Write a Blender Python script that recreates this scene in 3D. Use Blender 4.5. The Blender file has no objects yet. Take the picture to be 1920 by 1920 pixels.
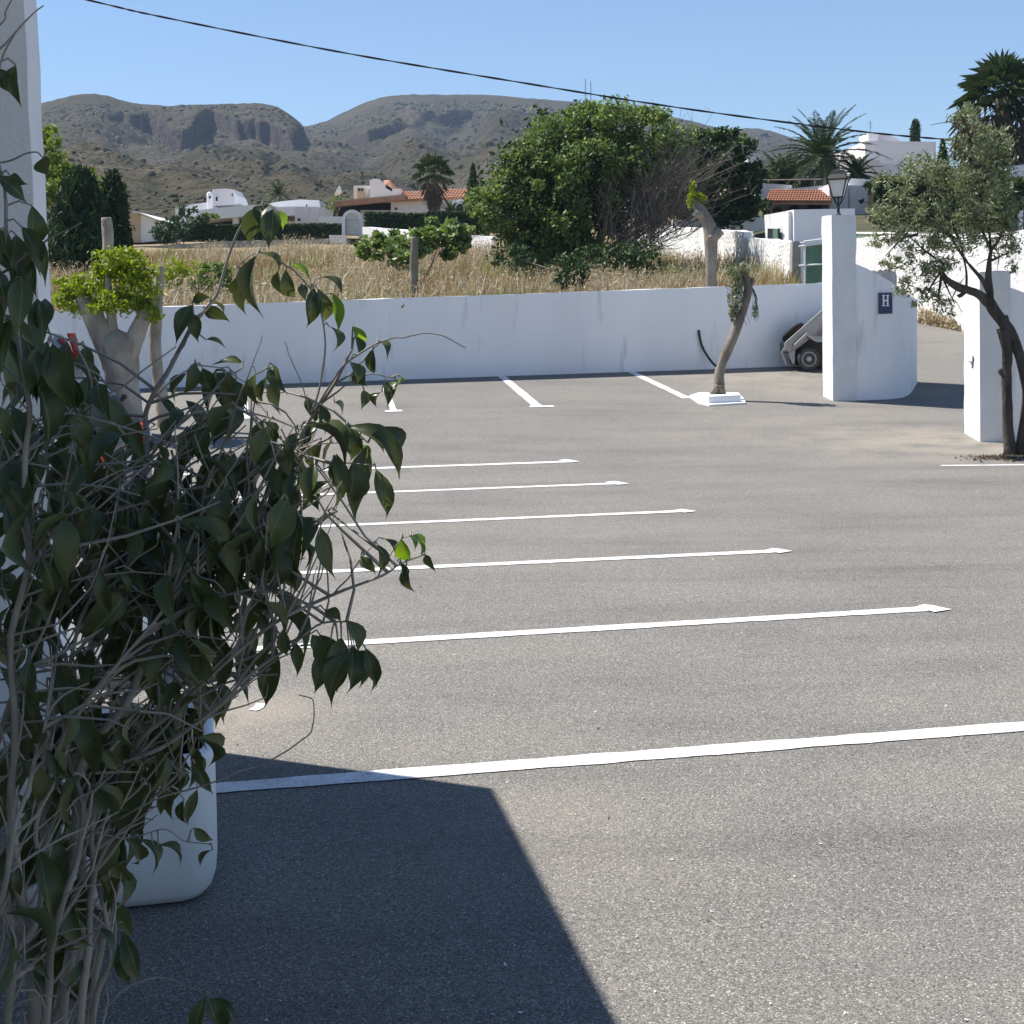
import bpy, math, random
import numpy as np
from mathutils import Vector, Matrix

scene = bpy.context.scene
random.seed(7)
rng = np.random.default_rng(11)
R = math.radians

# ------------------------------------------------------------------ camera
EYE = np.array((0.0, 0.0, 2.1))
F, PX, PY = 2700.0, 960.0, 760.0          # focal length and principal point, in photo pixels (1920 wide)
PITCH = math.atan(190.0 / F)
ROLL = 0.02
fwd = np.array((0.0, math.cos(PITCH), -math.sin(PITCH)))
up0 = np.array((0.0, math.sin(PITCH), math.cos(PITCH)))
rt0 = np.array((1.0, 0.0, 0.0))
cam_r = rt0 * math.cos(ROLL) - up0 * math.sin(ROLL)
cam_u = up0 * math.cos(ROLL) + rt0 * math.sin(ROLL)
cd = bpy.data.cameras.new('camera')
cd.sensor_width = 36.0
cd.lens = F / 1920.0 * 36.0
cd.shift_y = -(960.0 - PY) / 1920.0
cd.clip_start = 0.05
cd.clip_end = 6000.0
cam = bpy.data.objects.new('camera', cd)
scene.collection.objects.link(cam)
cam.matrix_world = Matrix(((cam_r[0], cam_u[0], -fwd[0], EYE[0]),
                           (cam_r[1], cam_u[1], -fwd[1], EYE[1]),
                           (cam_r[2], cam_u[2], -fwd[2], EYE[2]),
                           (0, 0, 0, 1)))
scene.camera = cam

# ------------------------------------------------------------------ sky, sun, exposure
SUN_EL, SUN_AZ = R(58.0), R(-66.0)        # azimuth clockwise from +Y (view direction)
world = bpy.data.worlds.new('World')
scene.world = world
world.use_nodes = True
wn = world.node_tree
wn.nodes.clear()
sky = wn.nodes.new('ShaderNodeTexSky')
sky.sky_type = 'NISHITA'
sky.sun_disc = False
sky.sun_elevation = SUN_EL
sky.sun_rotation = SUN_AZ % (2 * math.pi)
sky.altitude = 50.0
sky.air_density = 1.0
sky.dust_density = 0.0
sky.ozone_density = 6.2
bg = wn.nodes.new('ShaderNodeBackground')
bg.inputs['Strength'].default_value = 0.079
wo = wn.nodes.new('ShaderNodeOutputWorld')
wn.links.new(sky.outputs[0], bg.inputs[0])
wn.links.new(bg.outputs[0], wo.inputs[0])
sd = bpy.data.lights.new('sun', 'SUN')
sd.energy = 5.0
sd.angle = R(0.5)
sd.color = (1.0, 0.955, 0.89)
sun = bpy.data.objects.new('sun', sd)
scene.collection.objects.link(sun)
sdir = Vector((math.sin(SUN_AZ) * math.cos(SUN_EL), math.cos(SUN_AZ) * math.cos(SUN_EL), math.sin(SUN_EL)))
sun.rotation_euler = (-sdir).to_track_quat('-Z', 'Y').to_euler()
sun.location = (-20, 10, 40)
scene.view_settings.view_transform = 'Standard'
scene.view_settings.look = 'None'
scene.view_settings.gamma = 1.0
scene.view_settings.use_curve_mapping = False
scene.view_settings.exposure = 0.77
scene.render.engine = 'CYCLES'
scene.cycles.max_bounces = 6
scene.cycles.diffuse_bounces = 3
scene.cycles.transparent_max_bounces = 8
scene.cycles.volume_bounces = 1
scene.cycles.use_denoising = True

# ------------------------------------------------------------------ geometry helpers
def at(px, py, Y):
    """world point on the photo ray (px, py) at forward distance Y"""
    d = fwd * F + cam_r * (px - PX) + cam_u * (PY - py)
    return EYE + d * (Y / d[1])

def softplus(x):
    return np.log1p(np.exp(-np.abs(x))) + np.maximum(x, 0)

def G(X, Y):
    """height of the paved ground: flat near the camera, then a gentle ramp towards the back wall"""
    v = Y - 0.277 * X
    return 0.084 * 0.8 * softplus((v - 18.6) / 0.8)

def gnd(px, py, lift=0.0):
    lo, hi = 1.0, 80.0
    for _ in range(60):
        m = 0.5 * (lo + hi)
        p = at(px, py, m)
        if p[2] > G(p[0], p[1]): lo = m
        else: hi = m
    p = at(px, py, lo)
    return np.array((p[0], p[1], float(G(p[0], p[1])) + lift))

def H(X, Y):
    """height of the ground beyond the car park"""
    X = np.asarray(X, float); Y = np.asarray(Y, float)
    v = Y - 0.1 * X
    left = np.interp(v, [27, 36, 65, 90, 150, 320], [1.55, 2.15, 4.45, 6.3, 11.5, 30])
    ex = np.interp(Y, [36, 40, 55, 75, 100, 160, 200], [0.0, 0.7, 1.6, 2.9, 3.0, 1.5, 0])
    b = np.clip((X - 5.5) / 5.0, 0, 1); b = b * b * (3 - 2 * b)
    return left + ex * b

def vnoise(x, y, z=0.0, seed=0):
    """smooth value noise in [-1, 1], vectorised"""
    x = np.asarray(x, float); y = np.asarray(y, float); z = np.asarray(z, float) + np.zeros_like(x)
    xi, yi, zi = np.floor(x).astype(np.int64), np.floor(y).astype(np.int64), np.floor(z).astype(np.int64)
    xf, yf, zf = x - xi, y - yi, z - zi
    u, v, w = (t * t * (3 - 2 * t) for t in (xf, yf, zf))
    def h(a, b, c):
        n = (a * 374761393 + b * 668265263 + c * 2147483647 + seed * 1274126177) & 0xffffffff
        n = ((n ^ (n >> 13)) * 1274126177) & 0xffffffff
        n = n ^ (n >> 16)
        return (n & 0xffff) / 32767.5 - 1.0
    def lerp(a, b, t): return a + (b - a) * t
    r = []
    for k in (0, 1):
        a = lerp(h(xi, yi, zi + k), h(xi + 1, yi, zi + k), u)
        b = lerp(h(xi, yi + 1, zi + k), h(xi + 1, yi + 1, zi + k), u)
        r.append(lerp(a, b, v))
    return lerp(r[0], r[1], w)

def fbm(x, y, z=0.0, oct=4, seed=0, gain=0.5):
    s, a, f = 0.0, 1.0, 1.0
    for o in range(oct):
        s = s + a * vnoise(np.asarray(x) * f, np.asarray(y) * f, np.asarray(z) * f, seed + o * 17)
        a *= gain; f *= 2.03
    return s

# ------------------------------------------------------------------ object helpers
def link(o):
    scene.collection.objects.link(o); return o

def tag(o, label=None, cat=None, group=None, kind=None):
    if label: o['label'] = label
    if cat: o['category'] = cat
    if group: o['group'] = group
    if kind: o['kind'] = kind
    return o

def thing(name, loc, label, cat, group=None):
    o = bpy.data.objects.new(name, None)
    o.empty_display_size = 0.1
    o.location = tuple(float(c) for c in loc)
    link(o)
    return tag(o, label, cat, group)

def wloc(o):
    p = Vector((0, 0, 0))
    while o is not None:
        p += o.location; o = o.parent
    return np.array(p)

def mesh(name, V, faces, mat=None, parent=None, smooth=False, loc=None, kind=None, mats=None, fmat=None):
    """world-space vertices -> object; its origin is `loc` (or the parent's)"""
    V = np.asarray(V, float).reshape(-1, 3)
    base = wloc(parent) if parent is not None else np.zeros(3)
    o_loc = np.zeros(3) if loc is None else np.asarray(loc, float) - base
    V = V - base - o_loc
    me = bpy.data.meshes.new(name)
    if isinstance(faces, np.ndarray):
        n, k = faces.shape
        me.vertices.add(len(V)); me.vertices.foreach_set('co', V.astype(np.float32).ravel())
        me.loops.add(n * k); me.loops.foreach_set('vertex_index', faces.astype(np.int32).ravel())
        me.polygons.add(n)
        me.polygons.foreach_set('loop_start', np.arange(0, n * k, k, dtype=np.int32))
        me.polygons.foreach_set('loop_total', np.full(n, k, dtype=np.int32))
        me.update(calc_edges=True)
    else:
        me.from_pydata([tuple(v) for v in V], [], [tuple(int(i) for i in f) for f in faces])
        me.update()
    for m in (mats or [mat]):
        if m is not None: me.materials.append(m)
    if fmat is not None: me.polygons.foreach_set('material_index', np.asarray(fmat, np.int32))
    if smooth: me.polygons.foreach_set('use_smooth', np.ones(len(me.polygons), bool))
    o = bpy.data.objects.new(name, me)
    o.location = tuple(o_loc)
    o.parent = parent
    if kind: o['kind'] = kind
    return link(o)

class MB:
    """collects simple solids into one mesh"""
    def __init__(s): s.V, s.Fc, s.n, s.fm, s.cur = [], [], 0, [], 0
    def add(s, V, faces):
        V = np.asarray(V, float).reshape(-1, 3)
        s.V.append(V)
        for f in faces:
            s.Fc.append(tuple(int(i) + s.n for i in f)); s.fm.append(s.cur)
        s.n += len(V); return s
    def box(s, lo, hi, rz=0.0, c=None):
        x0, y0, z0 = lo; x1, y1, z1 = hi
        V = np.array([(x0,y0,z0),(x1,y0,z0),(x1,y1,z0),(x0,y1,z0),(x0,y0,z1),(x1,y0,z1),(x1,y1,z1),(x0,y1,z1)], float)
        if rz:
            cc = np.array(c if c is not None else ((x0+x1)/2, (y0+y1)/2)); a, b = math.cos(rz), math.sin(rz)
            d = V[:, :2] - cc; V[:, 0] = cc[0] + d[:,0]*a - d[:,1]*b; V[:, 1] = cc[1] + d[:,0]*b + d[:,1]*a
        return s.add(V, [(0,3,2,1),(4,5,6,7),(0,1,5,4),(1,2,6,5),(2,3,7,6),(3,0,4,7)])
    def obox(s, origin, ax, ay, az):
        """box from a corner and three edge vectors"""
        o, a, b, c = (np.asarray(t, float) for t in (origin, ax, ay, az))
        V = [o, o+a, o+a+b, o+b, o+c, o+a+c, o+a+b+c, o+b+c]
        return s.add(V, [(0,3,2,1),(4,5,6,7),(0,1,5,4),(1,2,6,5),(2,3,7,6),(3,0,4,7)])
    def prism(s, poly, off):
        """polygon (list of points) extruded by the vector off"""
        P = np.asarray(poly, float); n = len(P); off = np.asarray(off, float)
        V = np.vstack([P, P + off])
        f = [tuple(range(n)), tuple(range(2*n-1, n-1, -1))]
        f += [(i, i+n, (i+1) % n + n, (i+1) % n) for i in range(n)]
        return s.add(V, f)
    def tube(s, pts, rad, k=6, cap=True):
        V, f = tube(pts, rad, k, cap); return s.add(V, f)
    def lathe(s, prof, c, axis=(0,0,1), k=16):
        """profile [(r, h)] round an axis through c"""
        ax = Vector(axis).normalized(); a = ax.orthogonal().normalized(); b = ax.cross(a)
        V = []
        for r, h in prof:
            for i in range(k):
                t = 2*math.pi*i/k
                V.append(np.array(c) + np.array(ax)*h + np.array(a)*r*math.cos(t) + np.array(b)*r*math.sin(t))
        f = []
        for j in range(len(prof)-1):
            for i in range(k):
                f.append((j*k+i, j*k+(i+1)%k, (j+1)*k+(i+1)%k, (j+1)*k+i))
        f.append(tuple(range(k-1, -1, -1))); f.append(tuple(range((len(prof)-1)*k, len(prof)*k)))
        return s.add(V, f)
    def build(s, name, mat=None, parent=None, **kw):
        if s.cur or any(s.fm): kw['fmat'] = s.fm
        return mesh(name, np.vstack(s.V), s.Fc, mat, parent, **kw)

def tube(pts, rad, k=6, cap=True):
    P = np.asarray(pts, float); n = len(P)
    rad = np.broadcast_to(np.asarray(rad, float), (n,))
    T = np.gradient(P, axis=0); T /= np.linalg.norm(T, axis=1)[:, None] + 1e-12
    ref = np.array((0.31, 0.17, 0.93)) if abs(T[0][2]) < 0.9 else np.array((1.0, 0.2, 0.1))
    V, faces = [], []
    a = np.cross(T[0], ref); a /= np.linalg.norm(a)
    ang = np.arange(k) * 2 * math.pi / k
    for i in range(n):
        a = a - T[i] * a.dot(T[i]); a /= np.linalg.norm(a) + 1e-12
        b = np.cross(T[i], a)
        V.append(P[i] + rad[i] * (np.cos(ang)[:, None] * a + np.sin(ang)[:, None] * b))
    for j in range(n - 1):
        for i in range(k):
            faces.append((j*k+i, j*k+(i+1) % k, (j+1)*k+(i+1) % k, (j+1)*k+i))
    if cap:
        faces.append(tuple(range(k-1, -1, -1))); faces.append(tuple(range((n-1)*k, n*k)))
    return np.vstack(V), faces

def smooth_path(pts, n):
    """Catmull-Rom through the points, n samples"""
    P = np.asarray(pts, float)
    if len(P) < 3:
        t = np.linspace(0, 1, n)[:, None]; return P[0] * (1 - t) + P[-1] * t
    Q = np.vstack([2*P[0]-P[1], P, 2*P[-1]-P[-2]])
    out = []
    for u in np.linspace(0, len(P) - 1 - 1e-6, n):
        i = int(u); t = u - i
        a, b, c, d = Q[i], Q[i+1], Q[i+2], Q[i+3]
        out.append(0.5 * ((2*b) + (-a+c)*t + (2*a-5*b+4*c-d)*t*t + (-a+3*b-3*c+d)*t**3))
    return np.array(out)

# ------------------------------------------------------------------ materials
def nt(name):
    m = bpy.data.materials.new(name); m.use_nodes = True
    t = m.node_tree; t.nodes.clear()
    return m, t, t.nodes, t.links

def M(name, c1, c2=None, scale=4.0, rough=0.8, bump=0.0, bscale=60.0, spec=0.25, island=False, transl=0.0,
      detail=5.0, metal=0.0, lo=0.35, hi=0.65, stretch=(1, 1, 1), c3=None, s3=20.0, f3=0.5, bdist=0.01):
    """general procedural surface: two colours mixed by noise (or per leaf island), optional third speckle colour, bump, translucency"""
    m, t, N, L = nt(name)
    out = N.new('ShaderNodeOutputMaterial'); b = N.new('ShaderNodeBsdfPrincipled')
    b.inputs['Roughness'].default_value = rough
    b.inputs['Specular IOR Level'].default_value = spec
    b.inputs['Metallic'].default_value = metal
    tc = N.new('ShaderNodeTexCoord'); mp = N.new('ShaderNodeMapping'); mp.inputs['Scale'].default_value = stretch
    L.new(tc.outputs['Object'], mp.inputs[0])
    col = None
    if c2 is not None:
        rp = N.new('ShaderNodeValToRGB')
        rp.color_ramp.elements[0].color = (*c1, 1); rp.color_ramp.elements[1].color = (*c2, 1)
        if island:
            g = N.new('ShaderNodeNewGeometry'); L.new(g.outputs['Random Per Island'], rp.inputs[0])
            if c3 is not None:
                e = rp.color_ramp.elements.new(1.0 - f3 * 0.5); e.color = (*c2, 1)
                rp.color_ramp.elements[-1].color = (*c3, 1)
        else:
            rp.color_ramp.elements[0].position = lo; rp.color_ramp.elements[1].position = hi
            n = N.new('ShaderNodeTexNoise'); n.inputs['Scale'].default_value = scale; n.inputs['Detail'].default_value = detail
            L.new(mp.outputs[0], n.inputs['Vector']); L.new(n.outputs['Fac'], rp.inputs[0])
        col = rp.outputs[0]
        if c3 is not None and not island:
            n3 = N.new('ShaderNodeTexNoise'); n3.inputs['Scale'].default_value = s3; n3.inputs['Detail'].default_value = 3
            L.new(mp.outputs[0], n3.inputs['Vector'])
            r3 = N.new('ShaderNodeValToRGB'); r3.color_ramp.elements[0].position = f3; r3.color_ramp.elements[1].position = min(1, f3 + 0.12)
            mx = N.new('ShaderNodeMix'); mx.data_type = 'RGBA'
            L.new(n3.outputs['Fac'], r3.inputs[0]); L.new(r3.outputs[0], mx.inputs[0])
            L.new(col, mx.inputs[6]); mx.inputs[7].default_value = (*c3, 1)
            col = mx.outputs[2]
        L.new(col, b.inputs['Base Color'])
    else:
        b.inputs['Base Color'].default_value = (*c1, 1)
    if bump:
        bn = N.new('ShaderNodeTexNoise'); bn.inputs['Scale'].default_value = bscale; bn.inputs['Detail'].default_value = 4
        L.new(mp.outputs[0], bn.inputs['Vector'])
        bp = N.new('ShaderNodeBump'); bp.inputs['Strength'].default_value = bump; bp.inputs['Distance'].default_value = bdist
        L.new(bn.outputs['Fac'], bp.inputs['Height']); L.new(bp.outputs[0], b.inputs['Normal'])
    if transl:
        tr = N.new('ShaderNodeBsdfTranslucent'); ms = N.new('ShaderNodeMixShader'); ms.inputs[0].default_value = transl
        if col is not None:
            hs = N.new('ShaderNodeHueSaturation'); hs.inputs['Saturation'].default_value = 1.15; hs.inputs['Value'].default_value = 1.5
            hs.inputs['Hue'].default_value = 0.485
            L.new(col, hs.inputs['Color']); L.new(hs.outputs[0], tr.inputs[0])
        else: tr.inputs[0].default_value = (*c1, 1)
        L.new(b.outputs[0], ms.inputs[1]); L.new(tr.outputs[0], ms.inputs[2]); L.new(ms.outputs[0], out.inputs[0])
    else:
        L.new(b.outputs[0], out.inputs[0])
    return m

def asphalt_mat():
    m, t, N, L = nt('asphalt')
    out = N.new('ShaderNodeOutputMaterial'); b = N.new('ShaderNodeBsdfPrincipled')
    b.inputs['Roughness'].default_value = 0.86; b.inputs['Specular IOR Level'].default_value = 0.22
    tc = N.new('ShaderNodeTexCoord')
    def noise(s, d=4, r=0.55, vec=None):
        n = N.new('ShaderNodeTexNoise'); n.inputs['Scale'].default_value = s; n.inputs['Detail'].default_value = d
        n.inputs['Roughness'].default_value = r
        L.new(vec or tc.outputs['Object'], n.inputs['Vector']); return n
    def ramp(src, stops):
        r = N.new('ShaderNodeValToRGB'); e = r.color_ramp.elements
        while len(e) < len(stops): e.new(0.5)
        for k, (p, c) in enumerate(stops): e[k].position = p; e[k].color = (*c, 1)
        L.new(src, r.inputs[0]); return r
    def mix(a, bb, fac, mode='MIX'):
        x = N.new('ShaderNodeMix'); x.data_type = 'RGBA'; x.blend_type = mode
        if isinstance(fac, float): x.inputs[0].default_value = fac
        else: L.new(fac, x.inputs[0])
        L.new(a, x.inputs[6]); L.new(bb, x.inputs[7]); return x.outputs[2]
    # aggregate: stone chips of random tone in a dark binder
    vo = N.new('ShaderNodeTexVoronoi'); vo.inputs['Scale'].default_value = 150.0
    L.new(tc.outputs['Object'], vo.inputs['Vector'])
    sep = N.new('ShaderNodeSeparateColor'); L.new(vo.outputs['Color'], sep.inputs[0])
    chips = ramp(sep.outputs[0], [(0.0, (.125, .122, .118)), (0.3, (.20, .195, .187)), (0.9, (.265, .256, .243)), (1.0, (.48, .465, .44))])
    edge = ramp(vo.outputs['Distance'], [(0.25, (1, 1, 1)), (0.75, (.55, .55, .56))])
    c = mix(chips.outputs[0], edge.outputs[0], 1.0, 'MULTIPLY')
    fine = noise(260, 2); fr = ramp(fine.outputs['Fac'], [(0.3, (.62, .62, .62)), (0.7, (1.28, 1.28, 1.28))])
    c = mix(c, fr.outputs[0], 1.0, 'MULTIPLY')
    # broad wear, dusty tan areas and darker oily areas
    n1 = noise(0.55, 6, 0.62); w = ramp(n1.outputs['Fac'], [(0.28, (.87, .875, .885)), (0.5, (1.0, 1.0, 1.0)), (0.72, (1.11, 1.09, 1.06))])
    c = mix(c, w.outputs[0], 1.0, 'MULTIPLY')
    mp = N.new('ShaderNodeMapping'); mp.inputs['Scale'].default_value = (0.35, 1.5, 1.0); mp.inputs['Rotation'].default_value = (0, 0, R(14))
    L.new(tc.outputs['Object'], mp.inputs[0])
    n2 = noise(0.9, 5, 0.6, mp.outputs[0]); tr = ramp(n2.outputs['Fac'], [(0.33, (.84, .84, .85)), (0.5, (1, 1, 1)), (0.7, (1.06, 1.05, 1.03))])
    c = mix(c, tr.outputs[0], 1.0, 'MULTIPLY')
    n3 = noise(1.7, 4); st = ramp(n3.outputs['Fac'], [(0.64, (1, 1, 1)), (0.76, (.78, .78, .79))])
    c = mix(c, st.outputs[0], 1.0, 'MULTIPLY')
    c = mix(c, ramp(noise(.33, 2).outputs['Fac'], [(0, (1.12, 1.09, 1.03)), (1, (1.10, 1.065, 1.0))]).outputs[0], 1.0, 'MULTIPLY')
    # blown dust lying in a few places
    nd = noise(1.3, 5, .65)
    for (px_, py_, rad, amt) in ((1440, 704, 3.4, .5), (1810, 836, 2.6, .7), (455, 1345, .7, .5), (1240, 1010, 1.6, .18), (1000, 1560, .9, .2), (1500, 800, 4.5, .25)):
        p = gnd(px_, py_)
        vd = N.new('ShaderNodeVectorMath'); vd.operation = 'DISTANCE'; vd.inputs[1].default_value = tuple(float(q) for q in p)
        L.new(tc.outputs['Object'], vd.inputs[0])
        fr_ = N.new('ShaderNodeMapRange'); fr_.inputs['From Min'].default_value = rad; fr_.inputs['From Max'].default_value = rad * .2
        fr_.inputs['To Min'].default_value = 0.0; fr_.inputs['To Max'].default_value = amt
        L.new(vd.outputs['Value'], fr_.inputs['Value'])
        mu = N.new('ShaderNodeMath'); mu.operation = 'MULTIPLY'; L.new(fr_.outputs[0], mu.inputs[0])
        rn = ramp(nd.outputs['Fac'], [(.36, (0, 0, 0)), (.62, (1, 1, 1))]); L.new(rn.outputs[0], mu.inputs[1])
        du = N.new('ShaderNodeRGB'); du.outputs[0].default_value = (.32, .28, .225, 1)
        c = mix(c, du.outputs[0], mu.outputs[0])
    L.new(c, b.inputs['Base Color'])
    bh = N.new('ShaderNodeMath'); bh.operation = 'SUBTRACT'; bh.inputs[0].default_value = 1.0
    L.new(vo.outputs['Distance'], bh.inputs[1])
    bp = N.new('ShaderNodeBump'); bp.inputs['Strength'].default_value = 0.45; bp.inputs['Distance'].default_value = 0.004
    L.new(bh.outputs[0], bp.inputs['Height']); L.new(bp.outputs[0], b.inputs['Normal'])
    L.new(b.outputs[0], out.inputs[0])
    return m

def leaf_mat(name, cols, transl):
    m, t, N, L = nt(name)
    out = N.new('ShaderNodeOutputMaterial'); b = N.new('ShaderNodeBsdfPrincipled')
    b.inputs['Roughness'].default_value = .36; b.inputs['Specular IOR Level'].default_value = .42
    oi = N.new('ShaderNodeObjectInfo'); g = N.new('ShaderNodeNewGeometry')
    ad = N.new('ShaderNodeMath'); ad.operation = 'ADD'; L.new(oi.outputs['Random'], ad.inputs[0]); L.new(g.outputs['Random Per Island'], ad.inputs[1])
    fr = N.new('ShaderNodeMath'); fr.operation = 'FRACT'; L.new(ad.outputs[0], fr.inputs[0])
    r = N.new('ShaderNodeValToRGB'); e = r.color_ramp.elements; e.new(.6)
    for k, (p, c) in enumerate(zip((0, .6, 1), cols)): e[k].position = p; e[k].color = (*c, 1)
    L.new(fr.outputs[0], r.inputs[0])
    # paler midrib and side veins on the single leaves, and a dull paler underside
    tc = N.new('ShaderNodeTexCoord'); sx = N.new('ShaderNodeSeparateXYZ'); L.new(tc.outputs['Object'], sx.inputs[0])
    ab = N.new('ShaderNodeMath'); ab.operation = 'ABSOLUTE'; L.new(sx.outputs['X'], ab.inputs[0])
    mr = N.new('ShaderNodeMapRange'); mr.inputs['From Min'].default_value = .012; mr.inputs['From Max'].default_value = .035; mr.inputs['To Min'].default_value = .55; mr.inputs['To Max'].default_value = 0
    L.new(ab.outputs[0], mr.inputs['Value'])
    vy = N.new('ShaderNodeMath'); vy.operation = 'MULTIPLY_ADD'; L.new(ab.outputs[0], vy.inputs[0]); vy.inputs[1].default_value = -.5; L.new(sx.outputs['Y'], vy.inputs[2])
    sn = N.new('ShaderNodeMath'); sn.operation = 'SINE'; mu = N.new('ShaderNodeMath'); mu.operation = 'MULTIPLY'; L.new(vy.outputs[0], mu.inputs[0]); mu.inputs[1].default_value = 75.0
    L.new(mu.outputs[0], sn.inputs[0])
    vm = N.new('ShaderNodeMapRange'); vm.inputs['From Min'].default_value = .8; vm.inputs['From Max'].default_value = 1; vm.inputs['To Max'].default_value = .16; L.new(sn.outputs[0], vm.inputs['Value'])
    mxv = N.new('ShaderNodeMath'); mxv.operation = 'MAXIMUM'; L.new(mr.outputs[0], mxv.inputs[0]); L.new(vm.outputs[0], mxv.inputs[1])
    m1 = N.new('ShaderNodeMix'); m1.data_type = 'RGBA'; L.new(mxv.outputs[0], m1.inputs[0]); L.new(r.outputs[0], m1.inputs[6]); m1.inputs[7].default_value = (.18, .23, .11, 1)
    m2 = N.new('ShaderNodeMix'); m2.data_type = 'RGBA'; m2.inputs[7].default_value = (.13, .17, .10, 1)
    bf = N.new('ShaderNodeMath'); bf.operation = 'MULTIPLY'; L.new(g.outputs['Backfacing'], bf.inputs[0]); bf.inputs[1].default_value = .6
    L.new(bf.outputs[0], m2.inputs[0]); L.new(m1.outputs[2], m2.inputs[6])
    L.new(m2.outputs[2], b.inputs['Base Color'])
    tr = N.new('ShaderNodeBsdfTranslucent'); hs = N.new('ShaderNodeHueSaturation'); hs.inputs['Saturation'].default_value = 1.2; hs.inputs['Value'].default_value = 1.9; hs.inputs['Hue'].default_value = .48
    L.new(m1.outputs[2], hs.inputs['Color']); L.new(hs.outputs[0], tr.inputs[0])
    ms = N.new('ShaderNodeMixShader'); ms.inputs[0].default_value = transl
    L.new(b.outputs[0], ms.inputs[1]); L.new(tr.outputs[0], ms.inputs[2]); L.new(ms.outputs[0], out.inputs[0])
    return m

MAT = {}
def mats():
    A = MAT
    A['asphalt'] = asphalt_mat()
    A['paint'] = M('road_paint', (.58, .58, .57), (.78, .78, .77), 5.0, .75, .3, 90, c3=(.30, .29, .28), s3=55, f3=.58)
    A['stucco'] = M('white_stucco', (.76, .76, .755), (.66, .66, .655), 2.6, .9, .6, 38, lo=.35, hi=.8, c3=(.62, .61, .58), s3=3.1, f3=.74, bdist=.012)
    A['stucco_smooth'] = M('smooth_white_render', (.88, .875, .88), (.80, .80, .805), 1.3, .88, .35, 50, lo=.35, hi=.75, c3=(.64, .63, .615), s3=4.5, f3=.62, stretch=(1, 1, .14))
    A['column_render'] = M('column_render', (.85, .85, .85), (.78, .78, .78), 3.0, .9, .5, 42, lo=.35, hi=.8, bdist=.01)
    A['stucco_old'] = M('weathered_whitewash', (.80, .79, .775), (.64, .625, .60), 1.1, .95, .9, 9.0, lo=.4, hi=.75, c3=(.48, .46, .43), s3=4.5, f3=.68, bdist=.06)
    A['house_white'] = M('house_limewash', (.80, .79, .79), (.73, .72, .72), .5, .9, .1, 12)
    A['house_pink'] = M('pale_pink_render', (.70, .66, .66), (.62, .58, .59), .4, .9, .1, 12)
    A['tan'] = M('tan_render', (.52, .40, .27), (.44, .33, .22), .6, .9)
    A['tile'] = M('terracotta_tile', (.40, .19, .115), (.48, .26, .17), 2.5, .85, c3=(.30, .14, .09), s3=9, f3=.6)
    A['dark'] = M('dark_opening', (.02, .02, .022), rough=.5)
    A['glass'] = M('window_glass', (.025, .028, .03), rough=.12, spec=.28)
    A['green_paint'] = M('green_paint', (.11, .21, .14), (.09, .17, .115), 3, .6)
    A['iron'] = M('black_iron', (.012, .012, .013), rough=.5, spec=.4)
    A['cable'] = M('cable_rubber', (.012, .013, .015), rough=.6)
    A['conc'] = M('grey_concrete', (.33, .32, .30), (.24, .235, .22), 1.5, .95, .4, 20)
    A['bark'] = M('grey_bark', (.27, .235, .19), (.15, .13, .10), 5.0, .95, .8, 22, stretch=(1, 1, .3), bdist=.03)
    A['bark_pale'] = M('pale_bark', (.48, .43, .36), (.29, .25, .20), 5.0, .92, .9, 18, stretch=(1, 1, .5), bdist=.03)
    A['bark_mid'] = M('weathered_trunk_bark', (.33, .29, .245), (.19, .165, .135), 6.0, .95, .9, 20, stretch=(1, 1, .4), bdist=.03)
    A['bark_dark'] = M('dark_olive_bark', (.11, .09, .075), (.045, .038, .032), 6.0, .95, .9, 18, stretch=(1, 1, .4), bdist=.03)
    A['stem'] = M('shrub_stem_bark', (.36, .33, .29), (.20, .18, .15), 22.0, .9, .7, 60, stretch=(1, 1, .35), bdist=.004)
    A['twig'] = M('dry_twig', (.36, .33, .285), (.24, .215, .18), 9, .9)
    A['twig_dark'] = M('bare_branch', (.20, .175, .15), (.12, .10, .085), 3, .95)
    # leaves
    A['lf_ficus'] = leaf_mat('shrub_leaf', ((.048, .066, .024), (.068, .088, .030), (.10, .118, .042)), .16)
    A['lf_ficus_sunlit'] = leaf_mat('sunlit_shrub_leaf', ((.10, .19, .03), (.13, .23, .04), (.19, .28, .06)), .4)  # brighter leaf colour that paints sunlight on chosen leaves
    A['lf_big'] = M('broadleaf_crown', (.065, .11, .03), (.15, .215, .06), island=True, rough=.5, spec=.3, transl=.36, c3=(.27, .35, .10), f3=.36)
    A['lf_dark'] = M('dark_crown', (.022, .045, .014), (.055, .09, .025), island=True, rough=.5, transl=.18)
    A['lf_olive'] = M('olive_leaf', (.095, .12, .05), (.22, .255, .125), island=True, rough=.45, spec=.35, transl=.28, c3=(.45, .48, .34), f3=.4)
    A['lf_yellow'] = M('yellow_green_leaf', (.13, .20, .02), (.27, .33, .035), island=True, rough=.5, transl=.35)
    A['lf_fig'] = M('fig_leaf', (.08, .13, .035), (.16, .235, .06), island=True, rough=.5, transl=.3, c3=(.32, .38, .19), f3=.4)
    A['lf_con'] = M('conifer_needles', (.02, .045, .018), (.05, .09, .03), island=True, rough=.7, transl=.1)
    A['lf_palm'] = M('palm_frond', (.03, .055, .02), (.075, .11, .035), island=True, rough=.5, transl=.12)
    A['lf_dead'] = M('dead_palm_frond', (.09, .07, .05), (.17, .14, .10), island=True, rough=.9, transl=.1)
    A['lf_gold'] = M('lime_leaf', (.08, .13, .025), (.20, .27, .05), island=True, rough=.45, transl=.35)
    A['lf_hedge'] = M('hedge_leaf', (.02, .045, .018), (.055, .10, .03), island=True, rough=.6, transl=.12)
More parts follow.
